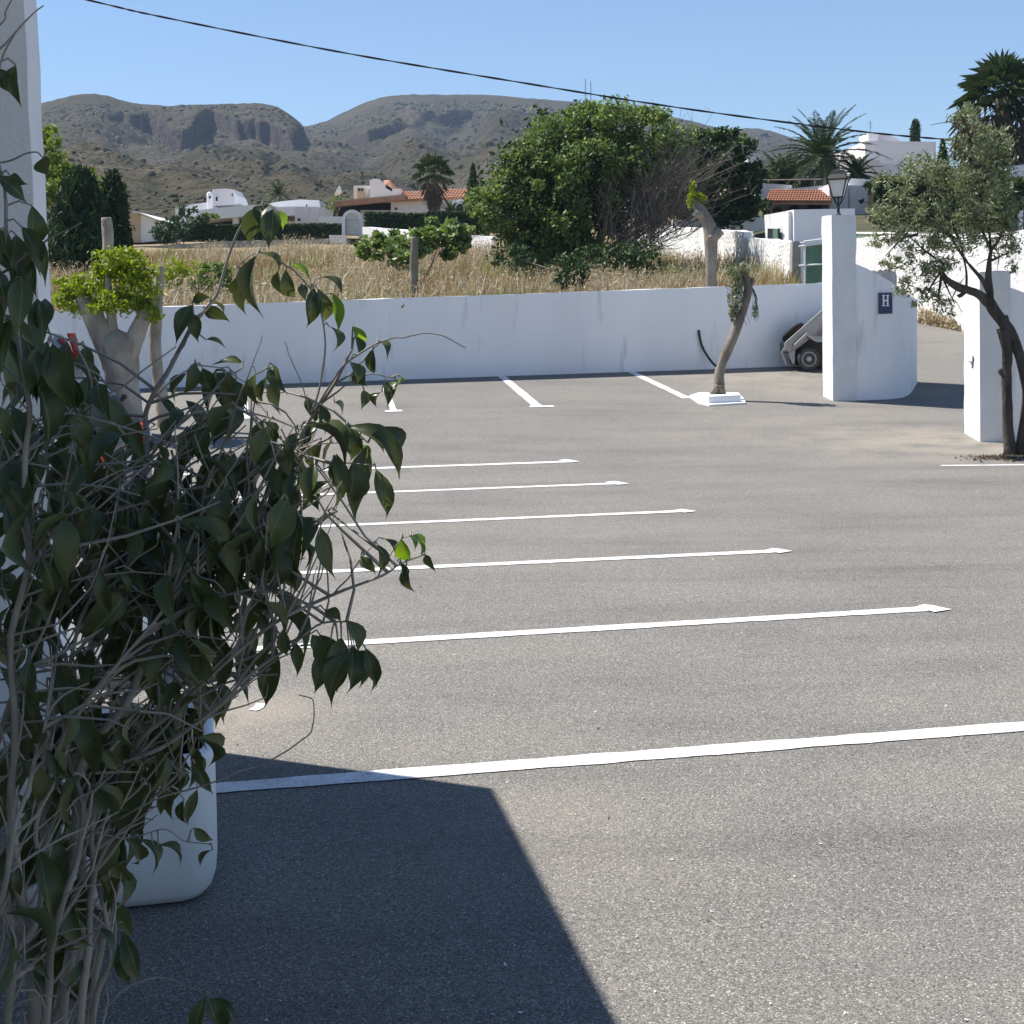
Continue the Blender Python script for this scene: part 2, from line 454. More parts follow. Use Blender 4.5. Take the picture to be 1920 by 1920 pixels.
    A['straw'] = M('dry_grass_blade', (.26, .215, .13), (.41, .35, .23), island=True, rough=.8, transl=.35, c3=(.76, .72, .62), f3=.36)
    A['grass_green'] = M('green_grass_blade', (.15, .175, .065), (.30, .31, .14), island=True, rough=.7, transl=.3)
    A['straw_brown'] = M('brown_grass_blade', (.20, .12, .06), (.34, .22, .11), island=True, rough=.85, transl=.3)
    A['scrub'] = M('scrub_ground', (.10, .09, .05), (.055, .06, .03), .5, .95, .5, 3, c3=(.15, .12, .075), s3=1.1, f3=.58)
    A['field'] = M('dry_field_soil', (.27, .20, .11), (.19, .16, .08), .6, .95, .5, 3, c3=(.33, .26, .15), s3=1.5, f3=.55)
    A['rubber'] = M('tyre_rubber', (.05, .05, .05), (.075, .072, .068), 6, .9)
    A['steel'] = M('galvanised_steel', (.38, .37, .36), (.28, .275, .27), 3, .55, metal=.35)
    A['steel_dark'] = M('worn_grey_metal', (.24, .235, .225), (.15, .145, .14), 4, .7, metal=.2)
    A['navy'] = M('navy_enamel', (.010, .022, .10), rough=.35, spec=.5)
    A['white_enamel'] = M('white_enamel', (.8, .8, .82), rough=.4)
    A['star_blue'] = M('faded_star_enamel', (.07, .09, .17), rough=.5)
    A['lamp_glass'] = M('milky_lamp_glass', (.62, .62, .60), (.55, .55, .53), 3, .35, spec=.5)
    A['red_lamp'] = M('red_lamp_lens', (.55, .02, .02), rough=.2, spec=.6)
    A['pot'] = M('white_fibreglass_pot', (.80, .80, .80), (.70, .70, .685), 3, .6, .2, 120, c3=(.48, .455, .42), s3=12, f3=.66)
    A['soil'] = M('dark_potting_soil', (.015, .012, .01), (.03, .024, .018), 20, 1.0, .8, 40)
    A['hose'] = M('green_hose', (.015, .05, .03), rough=.5)
mats()

# ================================================================== SETTING: ground, field, hills
def grid_sheet(name, xs, ys, zf, mat, kind='structure', mask=None):
    X, Y = np.meshgrid(xs, ys)
    Z = zf(X, Y)
    V = np.stack([X, Y, Z], -1).reshape(-1, 3)
    nx, ny = len(xs), len(ys)
    i = np.arange(ny - 1)[:, None] * nx + np.arange(nx - 1)[None, :]
    Fq = np.stack([i, i + 1, i + nx + 1, i + nx], -1).reshape(-1, 4)
    if mask is not None:
        c = V[Fq].mean(1); Fq = Fq[mask(c[:, 0], c[:, 1])]
    return tag(mesh(name, V, Fq, mat, smooth=True), kind=kind)

def WALLY(X): return 27.37 + 0.277 * X       # line of the back wall
lot_x = np.concatenate([np.linspace(-40, -14, 14), np.linspace(-13, 22, 71), np.linspace(24, 60, 19)])
lot_y = np.concatenate([np.linspace(-16, 16, 33), np.linspace(16.5, 60, 88)])
def lot_z(X, Y):
    return np.where(Y - .277 * X < 15, G(X, Y), G(X, Y) + .006 * fbm(X * .35, Y * .35, oct=2, seed=3) * np.clip((Y - .277*X - 15) / 4, 0, 1))
G_plain = G
grid_sheet('parking_lot', lot_x, lot_y, lambda X, Y: G(X, Y), MAT['asphalt'],
           mask=lambda x, y: (y < WALLY(x) + .6) | (x > 6.6))

# field behind the back wall; the right edge follows the whitewashed boundary wall
def field_right(Y): return np.interp(Y, [20, 33.5, 36, 38, 44, 50, 58, 64, 70], [7.05, 7.05, 7.3, 7.6, 7.25, 6.45, 5.25, 8, 80])
fv, ff = [], []
ts = np.linspace(0, 1, 90)
rows = np.concatenate([np.linspace(0, 12, 30), np.linspace(13, 45, 40), np.linspace(48, 90, 30)])
for r in rows:
    xr = field_right(29.5 + r) if r > 0 else 7.05
    X = -75 + (xr + 75) * ts ** .8
    wy = WALLY(X) + .22
    f = min(1.0, r / 30.0)
    Y = (wy + r) * (1 - f) + (27.6 + r) * f
    Z = H(X, Y) + .10 * fbm(X * .5, Y * .5, oct=3, seed=5)
    fv.append(np.stack([X, Y, Z], -1))
fv = np.array(fv); nr, nc = fv.shape[:2]
i = np.arange(nr - 1)[:, None] * nc + np.arange(nc - 1)[None, :]
tag(mesh('field', fv.reshape(-1, 3), np.stack([i, i + 1, i + nc + 1, i + nc], -1).reshape(-1, 4), MAT['field'], smooth=True), kind='structure')
# rising ground on the right of the field, where the houses stand
xs = np.linspace(0, 1, 40); ys = np.concatenate([np.linspace(36.5, 70, 40), np.linspace(74, 135, 30)])
V = []
for y in ys:
    x0 = 7.35 if y < 45 else 5.6
    X = x0 + (110 - x0) * xs ** 1.5
    x_off = np.where((y < 46) & (X > 8.0) & (X < 11.6), -2.2, 0.0) if y < 46 else 0.0
    V.append(np.stack([X, np.full_like(X, y), np.where(y < 46, np.minimum(H(X, y), G(X, y) - .4) , H(X, y) - .05)], -1))
V = np.array(V); nr, nc = V.shape[:2]
i = np.arange(nr - 1)[:, None] * nc + np.arange(nc - 1)[None, :]
tag(mesh('terrain', V.reshape(-1, 3), np.stack([i, i + 1, i + nc + 1, i + nc], -1).reshape(-1, 4), MAT['scrub'], smooth=True), kind='structure')

# ---- hills
def hill_mat():
    m, t, N, L = nt('scrub_hillside')
    out = N.new('ShaderNodeOutputMaterial'); b = N.new('ShaderNodeBsdfPrincipled'); b.inputs['Roughness'].default_value = .95
    b.inputs['Specular IOR Level'].default_value = .05
    tc = N.new('ShaderNodeTexCoord')
    def noise(s, d, rough=.6):
        n = N.new('ShaderNodeTexNoise'); n.inputs['Scale'].default_value = s; n.inputs['Detail'].default_value = d; n.inputs['Roughness'].default_value = rough
        L.new(tc.outputs['Object'], n.inputs['Vector']); return n.outputs['Fac']
    def ramp(src, stops):
        r = N.new('ShaderNodeValToRGB'); e = r.color_ramp.elements
        while len(e) < len(stops): e.new(.5)
        for k, (p, c) in enumerate(stops): e[k].position = p; e[k].color = (*c, 1)
        L.new(src, r.inputs[0]); return r.outputs[0]
    def mix(a, bb, f, mode='MIX'):
        x = N.new('ShaderNodeMix'); x.data_type = 'RGBA'; x.blend_type = mode
        if isinstance(f, float): x.inputs[0].default_value = f
        else: L.new(f, x.inputs[0])
        L.new(a, x.inputs[6]); L.new(bb, x.inputs[7]); return x.outputs[2]
    base = ramp(noise(.012, 6), [(.32, (.048, .040, .027)), (.5, (.076, .060, .046)), (.68, (.100, .080, .064))])
    shrub = ramp(noise(.36, 3, .7), [(.50, (0, 0, 0)), (.56, (1, 1, 1))])
    dk = ramp(noise(.05, 2), [(.3, (.030, .034, .017)), (.7, (.048, .047, .028))])
    c = mix(base, dk, shrub)
    sh2 = ramp(noise(.95, 2, .6), [(.54, (0, 0, 0)), (.59, (1, 1, 1))])
    dk2 = ramp(noise(.03, 2), [(.3, (.026, .036, .014)), (.7, (.05, .05, .025))])
    c = mix(c, dk2, sh2)
    # bare rock where it is steep, its colour darkened to imitate cliff shade
    g = N.new('ShaderNodeNewGeometry'); sx = N.new('ShaderNodeSeparateXYZ'); L.new(g.outputs['Normal'], sx.inputs[0])
    st = ramp(sx.outputs['Z'], [(.45, (1, 1, 1)), (.72, (0, 0, 0))])
    shaded_rock = ramp(noise(.30, 5, .75), [(.36, (.028, .025, .024)), (.52, (.052, .044, .038)), (.66, (.092, .076, .062))])
    c = mix(c, shaded_rock, st)
    L.new(c, b.inputs['Base Color'])
    bp = N.new('ShaderNodeBump'); bp.inputs['Strength'].default_value = .9; bp.inputs['Distance'].default_value = 2.2
    L.new(noise(.22, 4, .65), bp.inputs['Height']); L.new(bp.outputs[0], b.inputs['Normal'])
    L.new(b.outputs[0], out.inputs[0])
    return m
MAT['hill'] = hill_mat()

GRIDS = []
def hill(sil, Yr, Ybase, ybase, cliff, seed, gap=5, x0=-420, x1=2350, amp=1.0):
    """a height field over (direction, distance). sil: [(px, py)] ridge line; Yr(px): its distance;
    cliff(px): (strength 0..1, how far up the slope it stands, share of the height it takes)"""
    px = np.arange(x0, x1, gap).astype(float)
    sx, sy = zip(*sil)
    top = np.interp(px, sx, sy)
    top = np.convolve(np.pad(top, 3, mode='edge'), np.ones(7) / 7, 'valid')
    top = top + 1.2 * fbm(px * .02, px * 0, oct=3, seed=seed) + .7 * fbm(px * .09, px * 0, oct=2, seed=seed + 3)
    n = 190
    ts = np.unique(np.concatenate([np.linspace(0, 1, n + 1), np.linspace(.58, .90, 230)]))
    yr = Yr(px); cs, ct, ch = cliff(px)
    rib = fbm(px * .03, px * 0, oct=4, seed=seed + 31, gain=.5)
    rib2 = fbm(px * .018, px * 0 + 4, oct=2, seed=seed + 33)
    V = []
    for t in ts:
        Y = Ybase + (yr - Ybase) * t
        wx = (px - PX) / F * Y
        smooth = t ** .80
        tc = ct + .012 * rib + .03 * rib2 + .012 * fbm(px * .03, px * 0 + t * 30, oct=2, seed=seed + 60)
        step_ = 1 / (1 + np.exp(-np.clip((t - tc) / .0011, -50, 50)))
        step_ = .75 * step_ + .25 / (1 + np.exp(-np.clip((t - tc + .03 + .02 * rib2) / .0015, -50, 50)))
        low = (1 - ch) * (t ** 1.0)
        e = smooth * (1 - cs) + (low + ch * step_) * cs
        py = ybase(px) + (top - ybase(px)) * e
        P = np.stack([at(a_, b_, c_) for a_, b_, c_ in zip(px, py, Y)])
        env = np.clip(np.sin(np.pi * min(1, t * 1.02)), 0, 1) ** .8
        warp = fbm(wx * .006, Y * .006, oct=3, seed=seed + 11)
        gul = 1 - np.abs(vnoise(wx * .013 + 1.1 * warp, Y * .0028 + .5 * warp, seed=seed + 20))
        gul2 = 1 - np.abs(vnoise(wx * .04 + 1.5 * warp, Y * .008, seed=seed + 25))
        P[:, 2] += env * amp * (8 * (warp) + 15 * (gul - .6) + 5.0 * (gul2 - .6) + 2.2 * fbm(wx * .05, Y * .05, oct=3, seed=seed + 40) + .9 * fbm(wx * .2, Y * .2, oct=2, seed=seed + 50))
        if seed == 1:            # the bluff: the left hill breaks off steeply towards the saddle
            P[:, 2] -= 36 / (1 + np.exp(-np.clip((px - 560 - 110 * (t - .80) - 9 * rib) / 3.0, -50, 50))) * np.exp(-((t - .70) / .24) ** 2)
        V.append(P)
    ridge = V[-1]
    GRIDS.append((px, ts, np.array(V)))
    for d, k in ((60, .93), (200, .6), (420, .25)):      # the far side falls away
        Q = ridge.copy(); Q[:, 1] += d; Q[:, 0] *= (Q[:, 1] / ridge[:, 1]); Q[:, 2] = ridge[:, 2] * k
        V.append(Q)
    V = np.array(V); nr, nc = V.shape[:2]
    i = np.arange(nr - 1)[:, None] * nc + np.arange(nc - 1)[None, :]
    return tag(mesh('hills', V.reshape(-1, 3), np.stack([i, i + 1, i + nc + 1, i + nc], -1).reshape(-1, 4), MAT['hill'], smooth=True), kind='structure')

def bump_fn(px, c, w): return np.exp(-((px - c) / w) ** 2)
def cliff_left(px):
    cs = np.clip(bump_fn(px, 320, 100) * .9 + bump_fn(px, 480, 110) * 1.0 + bump_fn(px, 600, 70), 0, 1)
    ct = .865 - .16 * np.clip((px - 505) / 110, 0, 1.2) + .02 * bump_fn(px, 400, 30) + .012 * np.sin(px * .05)
    return cs, ct, .25 + .05 * np.sin(px * .021 + 1) + .17 * bump_fn(px, 575, 70)
def cliff_right(px):
    cs = np.clip(bump_fn(px, 690, 60) * .8 + bump_fn(px, 850, 60) * .6 + bump_fn(px, 1250, 120) * .2, 0, 1)
    return cs, np.interp(px, [600, 740, 800, 900], [.66, .74, .84, .87]) + .012 * np.sin(px * .06), .24 + 0 * px
hill([(-420, 330), (-150, 260), (60, 196), (90, 190), (130, 179), (165, 174), (200, 179), (250, 193), (320, 200), (400, 195), (460, 193), (505, 195), (530, 204),
      (555, 222), (575, 240), (590, 258), (620, 290), (660, 318), (720, 345), (800, 372), (900, 392), (1200, 400), (2350, 405)],
     lambda px: 820 - .10 * np.abs(px - 400), 104, lambda px: np.full_like(px, 428.0), cliff_left, 1)
hill([(-420, 300), (300, 260), (480, 246), (575, 236), (610, 228), (650, 207), (690, 190), (720, 181), (770, 177), (830, 178), (890, 176), (960, 181), (1040, 188), (1100, 193), (1180, 203),
      (1260, 218), (1320, 232), (1370, 244), (1400, 240), (1440, 243), (1500, 262), (1560, 283), (1640, 300), (1750, 316), (1900, 322), (2350, 340)],
     lambda px: 1150 - .08 * np.abs(px - 900), 112, lambda px: np.full_like(px, 424.0), cliff_right, 101)

# scrub scattered over the slopes: low rounded bushes, far too many to count
def scrub(k, n, seed, size):
    px, ts, V = GRIDS[k]
    rs = np.random.default_rng(seed)
    ok = np.where((px > 40) & (px < 1620))[0]
    j = rs.choice(ok, n); q = rs.random(n) * .94
    i = np.searchsorted(ts, q).clip(0, len(ts) - 2)
    fj, fi = rs.random(n), rs.random(n)
    jn = np.minimum(j + 1, len(px) - 1)
    P = (V[i, j] * (1 - fj)[:, None] + V[i, jn] * fj[:, None]) * (1 - fi)[:, None] + (V[i + 1, j] * (1 - fj)[:, None] + V[i + 1, jn] * fj[:, None]) * fi[:, None]
    dens = fbm(P[:, 0] * .02, P[:, 1] * .02, oct=3, seed=seed + 2)
    keep = dens + rs.normal(size=n) * .35 > -.25
    P = P[keep]; m = len(P)
    s = size * np.exp(rs.normal(size=m) * .4) * (.12 + P[:, 1] / 900)
    # a squat eleven-point dome
    a = np.arange(5) * 2 * np.pi / 5
    dome = np.vstack([np.column_stack([np.cos(a), np.sin(a), 0 * a - .25]), np.column_stack([.8 * np.cos(a + .6), .8 * np.sin(a + .6), 0 * a + .45]), [[0, 0, .8]]])
    D = dome[None] * s[:, None, None] * (1 + .22 * rs.normal(size=(m, 11, 1)))
    Vv = (P[:, None] + D).reshape(-1, 3)
    f = [(x, (x + 1) % 5, 5 + x) for x in range(5)] + [((x + 1) % 5, 5 + (x + 1) % 5, 5 + x) for x in range(5)] + [(5 + x, 5 + (x + 1) % 5, 10) for x in range(5)]
    Fq = (np.arange(m)[:, None, None] * 11 + np.array(f)[None]).reshape(-1, 3)
    return tag(mesh('hillside_scrub', Vv, Fq, MAT['scrub_bush']), 'low dark scrub dotted over the hill slopes', None, None, 'stuff')
MAT['scrub_bush'] = M('hillside_bush', (.028, .034, .016), (.085, .075, .045), island=True, rough=.95)
scrub(0, 16000, 201, .85)
scrub(1, 16000, 202, .9)
# a tiny white house on the slope
fh = at(386, 301, 560)
t = thing('far_house', fh, 'tiny white flat roofed house alone on the left hillside', 'house')
MB().box((fh[0] - 3.8, fh[1], fh[2] - 3), (fh[0] + 3.8, fh[1] + 5, fh[2] + .9)).build('wall', MAT['house_white'], t)
MB().box((fh[0] - 1.0, fh[1] + .5, fh[2] + .903), (fh[0] + 2.4, fh[1] + 4, fh[2] + 1.5)).build('roof_room', MAT['house_white'], t)

# air: a thin blue haze between the car park and the hills, in one closed box round everything
hb = MB(); hb.box((-1500, -60, -3), (1500, 1900, 330))
hm, ht, hN, hL = nt('haze_air')
ho = hN.new('ShaderNodeOutputMaterial'); hp = hN.new('ShaderNodeVolumePrincipled')
hp.inputs['Color'].default_value = (.55, .72, 1.0, 1); hp.inputs['Density'].default_value = 0.00017; hp.inputs['Anisotropy'].default_value = 0.0
hL.new(hp.outputs[0], ho.inputs['Volume'])
tag(hb.build('haze', hm), kind='stuff')


# ================================================================== painted lines
def ribbon(name, pts_px, width, label, cat, group, extra=None, lift=.005):
    """painted strip following ground points; extra: list of further strips of the same mark"""
    mb = MB()
    for pts, w in [(pts_px, width)] + (extra or []):
        P = smooth_path([gnd(*p) for p in pts], 90 if len(pts) == 2 else 24)
        T = np.gradient(P, axis=0); T[:, 2] = 0; T /= np.linalg.norm(T, axis=1)[:, None]
        Nn = np.stack([-T[:, 1], T[:, 0], 0 * T[:, 0]], -1)
        k = np.arange(len(P))
        wob = 1 + .06 * vnoise(k * .31, k * 0, seed=5) + .09 * vnoise(k * .9, k * 0, seed=int(abs(P[0, 0]) * 91) + 2)
        A = P + Nn * (w / 2 * wob)[:, None]; B = P - Nn * (w / 2 * wob)[:, None]
        for Q in (A, B): Q[:, 2] = G(Q[:, 0], Q[:, 1]) + lift
        n = len(P)
        V = np.vstack([A, B])
        mb.add(V, [(j, j + n, j + n + 1, j + 1) for j in range(n - 1)])
        lift += .0035
    o = mb.build(name, MAT['paint'])
    loc = gnd(*pts_px[-1])
    me = o.data; me.transform(Matrix.Translation(-Vector(loc))); o.location = tuple(loc)
    return tag(o, label, cat, group)

LG = 'bay lines painted on the car park'
def bay(x0, y0, x1, y1, cap, label, w=.13, mid=None):
    pts = [(x0, y0)] + ([mid] if mid else []) + [(x1, y1)]
    return ribbon('bay_line', pts, w, label, 'road marking', LG, extra=[(cap, .15)] if cap else None)
bay(120, 1501, 2100, 1349, None, 'nearest white bay line, broadest, with its left end in the building shadow', .14)
bay(100, 1240, 1742, 1142, [(1722, 1138), (1745, 1141.5), (1768, 1147)], 'long white bay line second from the camera, ending in a hooked cap')
bay(100, 1096, 1455, 1034, [(1440, 1031.5), (1457, 1033.5), (1474, 1036.5)], 'white bay line third from the camera, passing behind the bright leaf tip')
bay(100, 1008, 1280, 959, [(1268, 957), (1281, 958.5), (1295, 961)], 'white bay line fourth from the camera in the open bays')
bay(100, 946, 1155, 907, [(1142, 904), (1156, 906), (1169, 909)], 'white bay line fifth from the camera, second shortest of the row')
bay(100, 898, 1066, 866, [(1054, 863), (1067, 865), (1079, 867)], 'farthest and thinnest white bay line across the middle of the car park')
bay(1765, 873.5, 2150, 870, None, 'short white bay line in front of the olive tree', .10)
bay(941, 706, 1008, 762, [(993, 763.2), (1038, 762.2)], 'white bay line slanting from the back wall to a T mark mid car park', .16)
bay(1180, 696, 1288, 747, None, 'white bay line slanting from the back wall to the small planter', .16)
bay(722, 727, 738, 770, [(722, 772), (754, 770.5)], 'white bay line at the back wall half hidden by shrub leaves', .10)
bay(452, 735, 459, 784, [(446, 785), (476, 783.5)], 'white bay line at the back wall seen through the shrub twigs', .16)
ribbon('paint_patch', [(473, 1333), (484, 1328), (490, 1320)], .055, 'small white paint patch on the asphalt under the hanging shrub leaves', 'paint patch', None)

# ================================================================== walls and gate pillars
def plaster_wall(name, base, ztop, thick, mat, label, cat, seg=.25, rough=.012, batter=0.0, parent=None, back=None, zdrop=.15):
    """wall along a ground path. base: [(x, y, z)], ztop: heights of its top at the same points, thickness towards the left normal of the path.
    Faces are subdivided and displaced a little, as hand-trowelled plaster is."""
    B = np.asarray(base, float); zt = np.asarray(ztop, float)
    d = np.concatenate([[0], np.cumsum(np.linalg.norm(np.diff(B[:, :2], axis=0), axis=1))])
    s = np.unique(np.concatenate([np.linspace(0, d[-1], max(2, int(d[-1] / seg) + 1)), d]))
    P = np.stack([np.interp(s, d, B[:, k]) for k in range(3)], -1); Z = np.interp(s, d, zt)
    T = np.gradient(P[:, :2], axis=0); T /= np.linalg.norm(T, axis=1)[:, None]
    Nn = np.stack([-T[:, 1], T[:, 0]], -1)          # left normal = away from the viewer
    hmax = float((Z - P[:, 2]).max()); nz = max(2, int(hmax / seg) + 1)
    V, nS = [], len(s)
    for side in (0, 1):
        for k in range(nz + 1):
            f = k / nz
            z = (P[:, 2] - zdrop) + (Z - P[:, 2] + zdrop) * f
            off = thick * side + batter * (f - 1) * (1 if side == 0 else -1) * 1.0
            xy = P[:, :2] + Nn * off[:, None] if np.ndim(off) else P[:, :2] + Nn * off
            ds = rough * fbm(P[:, 0] * 2.3 + side * 7, z * 2.3, P[:, 1] * 2.3, oct=2, seed=8)
            xy = xy + Nn * ds[:, None]
            zz = z + (rough * .7 * vnoise(s * 2.7, s * 0 + side, seed=12) if k == nz else 0)
            V.append(np.column_stack([xy, zz]))
    V = np.array(V).reshape(2, nz + 1, nS, 3)
    # end faces are displaced too, so the corner edges wander
    for e in (0, -1):
        wv = rough * fbm(V[:, :, e, 2] * 3.1 + e, V[:, :, e, 2] * 0 + 3, oct=2, seed=15 + e)
        V[:, :, e, 0] += T[e, 0] * wv; V[:, :, e, 1] += T[e, 1] * wv
    idx = np.arange(2 * (nz + 1) * nS).reshape(2, nz + 1, nS)
    f = []
    for k in range(nz):
        for j in range(nS - 1):
            f.append((idx[0, k, j], idx[0, k, j+1], idx[0, k+1, j+1], idx[0, k+1, j]))
            f.append((idx[1, k, j+1], idx[1, k, j], idx[1, k+1, j], idx[1, k+1, j+1]))
        f.append((idx[1, k, 0], idx[0, k, 0], idx[0, k+1, 0], idx[1, k+1, 0]))
        f.append((idx[0, k, -1], idx[1, k, -1], idx[1, k+1, -1], idx[0, k+1, -1]))
    for j in range(nS - 1):
        f.append((idx[0, nz, j], idx[0, nz, j+1], idx[1, nz, j+1], idx[1, nz, j]))
        f.append((idx[0, 0, j+1], idx[0, 0, j], idx[1, 0, j], idx[1, 0, j+1]))
    loc = P[len(P) // 2] if parent is None else None
    o = mesh(name, V.reshape(-1, 3), f, mat, parent, loc=loc)
    if parent is None: tag(o, label, cat)
    return o

# --- back wall of the car park (shaded face towards us, sunlit top)
bw, bt = [], []
for px_, ytop in ((-140, 592), (200, 579), (320, 574.5), (640, 563), (960, 551.5), (1280, 540), (1545, 530.5), (1600, 529)):
    k = (px_ - PX) / F
    Y = 27.37 / (1 - .277 * k)
    p = at(px_, ytop, Y)
    bw.append((p[0], p[1], float(G(p[0], p[1])))); bt.append(p[2])
plaster_wall('boundary_wall', bw, bt, .22, MAT['stucco_smooth'], 'long low white wall along the back of the car park, its face in shade', 'wall', seg=.4, rough=.010)

# --- left gate pillar with its swept wing wall, sign plaque and lantern
pl = [(1561, 751), (1605, 750.5), (1650, 749.5), (1690, 746), (1708, 738), (1719.5, 716)]
pbase = [gnd(*p) for p in pl]
top_y = [(1561, 404), (1605, 405.5), (1605.5, 494), (1622, 500.5), (1640, 510), (1662, 523), (1682, 536), (1700, 550), (1719.5, 562)]
gp = thing('gate_pillar', pbase[0], 'tall white gate pillar with swept wing wall and blue sign plaque', 'gate pillar')
# base path densified, with the top line looked up at each base point
def resample(pts, n):
    P = np.asarray(pts, float); d = np.concatenate([[0], np.cumsum(np.linalg.norm(np.diff(P, axis=0), axis=1))])
    s = np.linspace(0, d[-1], n); return np.stack([np.interp(s, d, P[:, k]) for k in range(P.shape[1])], -1)
wing_px = np.array([(1604, 750.5), (1625, 750.2), (1650, 749.5), (1672, 748.4), (1690, 746), (1702, 741.5), (1711, 733), (1717, 724), (1719.5, 716)])
wb = [gnd(*p) for p in wing_px]
tx, ty = zip(*top_y[2:])
wt = [at(p[0], float(np.interp(p[0], tx, ty)), b[1])[2] for p, b in zip(wing_px, wb)]
plaster_wall('wing_wall', wb, wt, .22, MAT['stucco_smooth'], None, None, seg=.12, rough=.008, parent=gp)
# the pillar proper: a battered shaft whose left side faces the sun
a0 = gnd(1562, 752); a1 = gnd(1606, 751.3); dl = np.array((-.18, .60, 0))    # left face runs back
ztp = at(1560, 404, a0[1])[2]
b0 = gnd(1544, 745)
lf = np.array((at(1541, 402, a0[1] + .62)[0], a0[1] + .62))
def shaft(name, q0, q1, mat, parent, rough=.012, n=34):
    """q0, q1: four base corners and four top corners, counter-clockwise from above, first two on the viewer's side"""
    q0, q1 = np.asarray(q0, float), np.asarray(q1, float); V, m = [], 6
    ring = []
    for e in range(4):
        for k in range(m): ring.append((e, k / m))
    for j in range(n + 1):
        f = j / n; q = q0 * (1 - f) + q1 * f
        for e, t in ring:
            p = q[e] * (1 - t) + q[(e + 1) % 4] * t
            c = q.mean(0); dirv = (p - c)[:2]; dirv = dirv / (np.linalg.norm(dirv) + 1e-9)
            w = rough * float(fbm(np.array([p[0] * 4]), np.array([p[2] * 4]), np.array([p[1] * 4]), oct=2, seed=21)[0])
            V.append((p[0] + dirv[0] * w, p[1] + dirv[1] * w, p[2] + (w if j == n else 0)))
    R_ = 4 * m
    f = [(j*R_+i, j*R_+(i+1) % R_, (j+1)*R_+(i+1) % R_, (j+1)*R_+i) for j in range(n) for i in range(R_)]
    V.append(tuple(np.array(V[n*R_:(n+1)*R_]).mean(0) + np.array((0, 0, .012)))); top = len(V) - 1
    f += [(n*R_+i, n*R_+(i+1) % R_, top) for i in range(R_)]
    return mesh(name, V, f, mat, parent)
yb = a0[1] + .55
zb = -.12
B0 = a0; B1 = np.array((a1[0], a0[1] + (a1[1] - a0[1]), a1[2]))
Lb = at(1546, 745, yb); Lt = at(1541, 402, yb)
T0 = at(1559.5, 404, a0[1] + .02); T1 = at(1605, 405.5, a1[1] + .02)
rb = np.array((B1[0] + .02, yb, 0)); rt_ = np.array((T1[0] + .02, yb, 0))
q0 = [(B0[0], B0[1], a0[2] + zb), (B1[0], B1[1], a0[2] + zb), (rb[0], yb, a0[2] + zb), (Lb[0] - .03, yb, a0[2] + zb)]
q1 = [(T0[0], T0[1], T0[2]), (T1[0], T1[1], T0[2] - .004), (rt_[0], yb, T0[2]), (Lt[0], yb, T0[2] + .01)]
shaft('pillar_shaft', q0, q1, MAT['stucco'], gp)
# plaque with H and three stars, on the wing wall
def on_wing(px_, py_, off=0.0):
    base_y = float(np.interp(px_, wing_px[:, 0], [b[1] for b in wb]))
    return at(px_, py_, base_y - off)
sg = thing('hotel_sign', on_wing(1661, 570, .03), 'blue enamel plaque with a white letter H and three faint stars on the wing wall', 'sign')
def plate(name, pts, off, th, mat, parent):
    P = [on_wing(x, y, off + th) for x, y in pts]
    return MB().prism(P, (0, th, 0)).build(name, mat, parent)
plate('plaque', [(1647.5, 588.5), (1673.5, 588), (1673.5, 548.5), (1647.5, 549)], .015, .02, MAT['navy'], sg)
def poly_plate(name, polys, mat):
    mb = MB()
    for pts in polys:
        mb.prism([on_wing(x, y, .041) for x, y in pts], (0, .0045, 0))
    return mb.build(name, mat, sg)
def rc(x0, y0, x1, y1): return [(x0, y1), (x1, y1), (x1, y0), (x0, y0)]
poly_plate('letter', [rc(1655.2, 554.6, 1658.4, 572.4), rc(1662.8, 554.6, 1666.0, 572.4), rc(1658.4, 562.2, 1662.8, 564.8),
                      rc(1653.6, 553.0, 1660.0, 554.6), rc(1661.2, 553.0, 1667.6, 554.6), rc(1653.6, 572.4, 1660.0, 574.0), rc(1661.2, 572.4, 1667.6, 574.0)], MAT['white_enamel'])
for sx_ in (1653.5, 1660.5, 1667.5):
    pts = []
    for k in range(10):
        r = 2.9 if k % 2 == 0 else 1.25
        a = math.pi / 2 + k * math.pi / 5
        pts.append((sx_ + r * math.cos(a), 581.5 - r * math.sin(a)))
    poly_plate('star', [pts[::-1]], MAT['star_blue'])

# --- lantern on the pillar
lc = at(1572, 404, a0[1] + .27); lc[2] = q1[0][2]
ln = thing('lantern', lc, 'black four sided lantern with milky panes on top of the gate pillar', 'lamp')
u = a0[1] / F                                       # metres per photo pixel here
def lz(y): return lc[2] + (404 - y) * u
pm = MB(); pm.lathe([(.052, 0), (.05, .03), (.026, .05), (.022, .16), (.03, .17), (.028, .19), (.016, .21)], lc, k=10)
pm.build('lamp_post', MAT['iron'], ln)
w0, w1 = 9.6 * u, 18.2 * u
zb_, zt_ = lz(369), lz(336)
for k in range(4):                                  # four panes, each its own
    a = R(-22) + k * math.pi / 2
    def cnr(w, z, j): 
        t = a + (j - .5) * math.pi / 2
        return np.array((lc[0] + w * 1.3 * math.cos(t), lc[1] + w * 1.3 * math.sin(t), z))
    q = [cnr(w0, zb_, 0), cnr(w0, zb_, 1), cnr(w1, zt_, 1), cnr(w1, zt_, 0)]
    inw = np.array((-math.cos(a), -math.sin(a), 0)) * .008
    MB().prism(q, inw).build('pane', MAT['lamp_glass'], ln)
    MB().tube([cnr(w0 * 1.02, zb_, 0), cnr(w1 * 1.03, zt_, 0)], .011, 5).build('glazing_bar', MAT['iron'], ln)
cr = MB()
cr.tube([lc + np.array((0, 0, .17)), (lc[0], lc[1], zb_)], .016, 6)
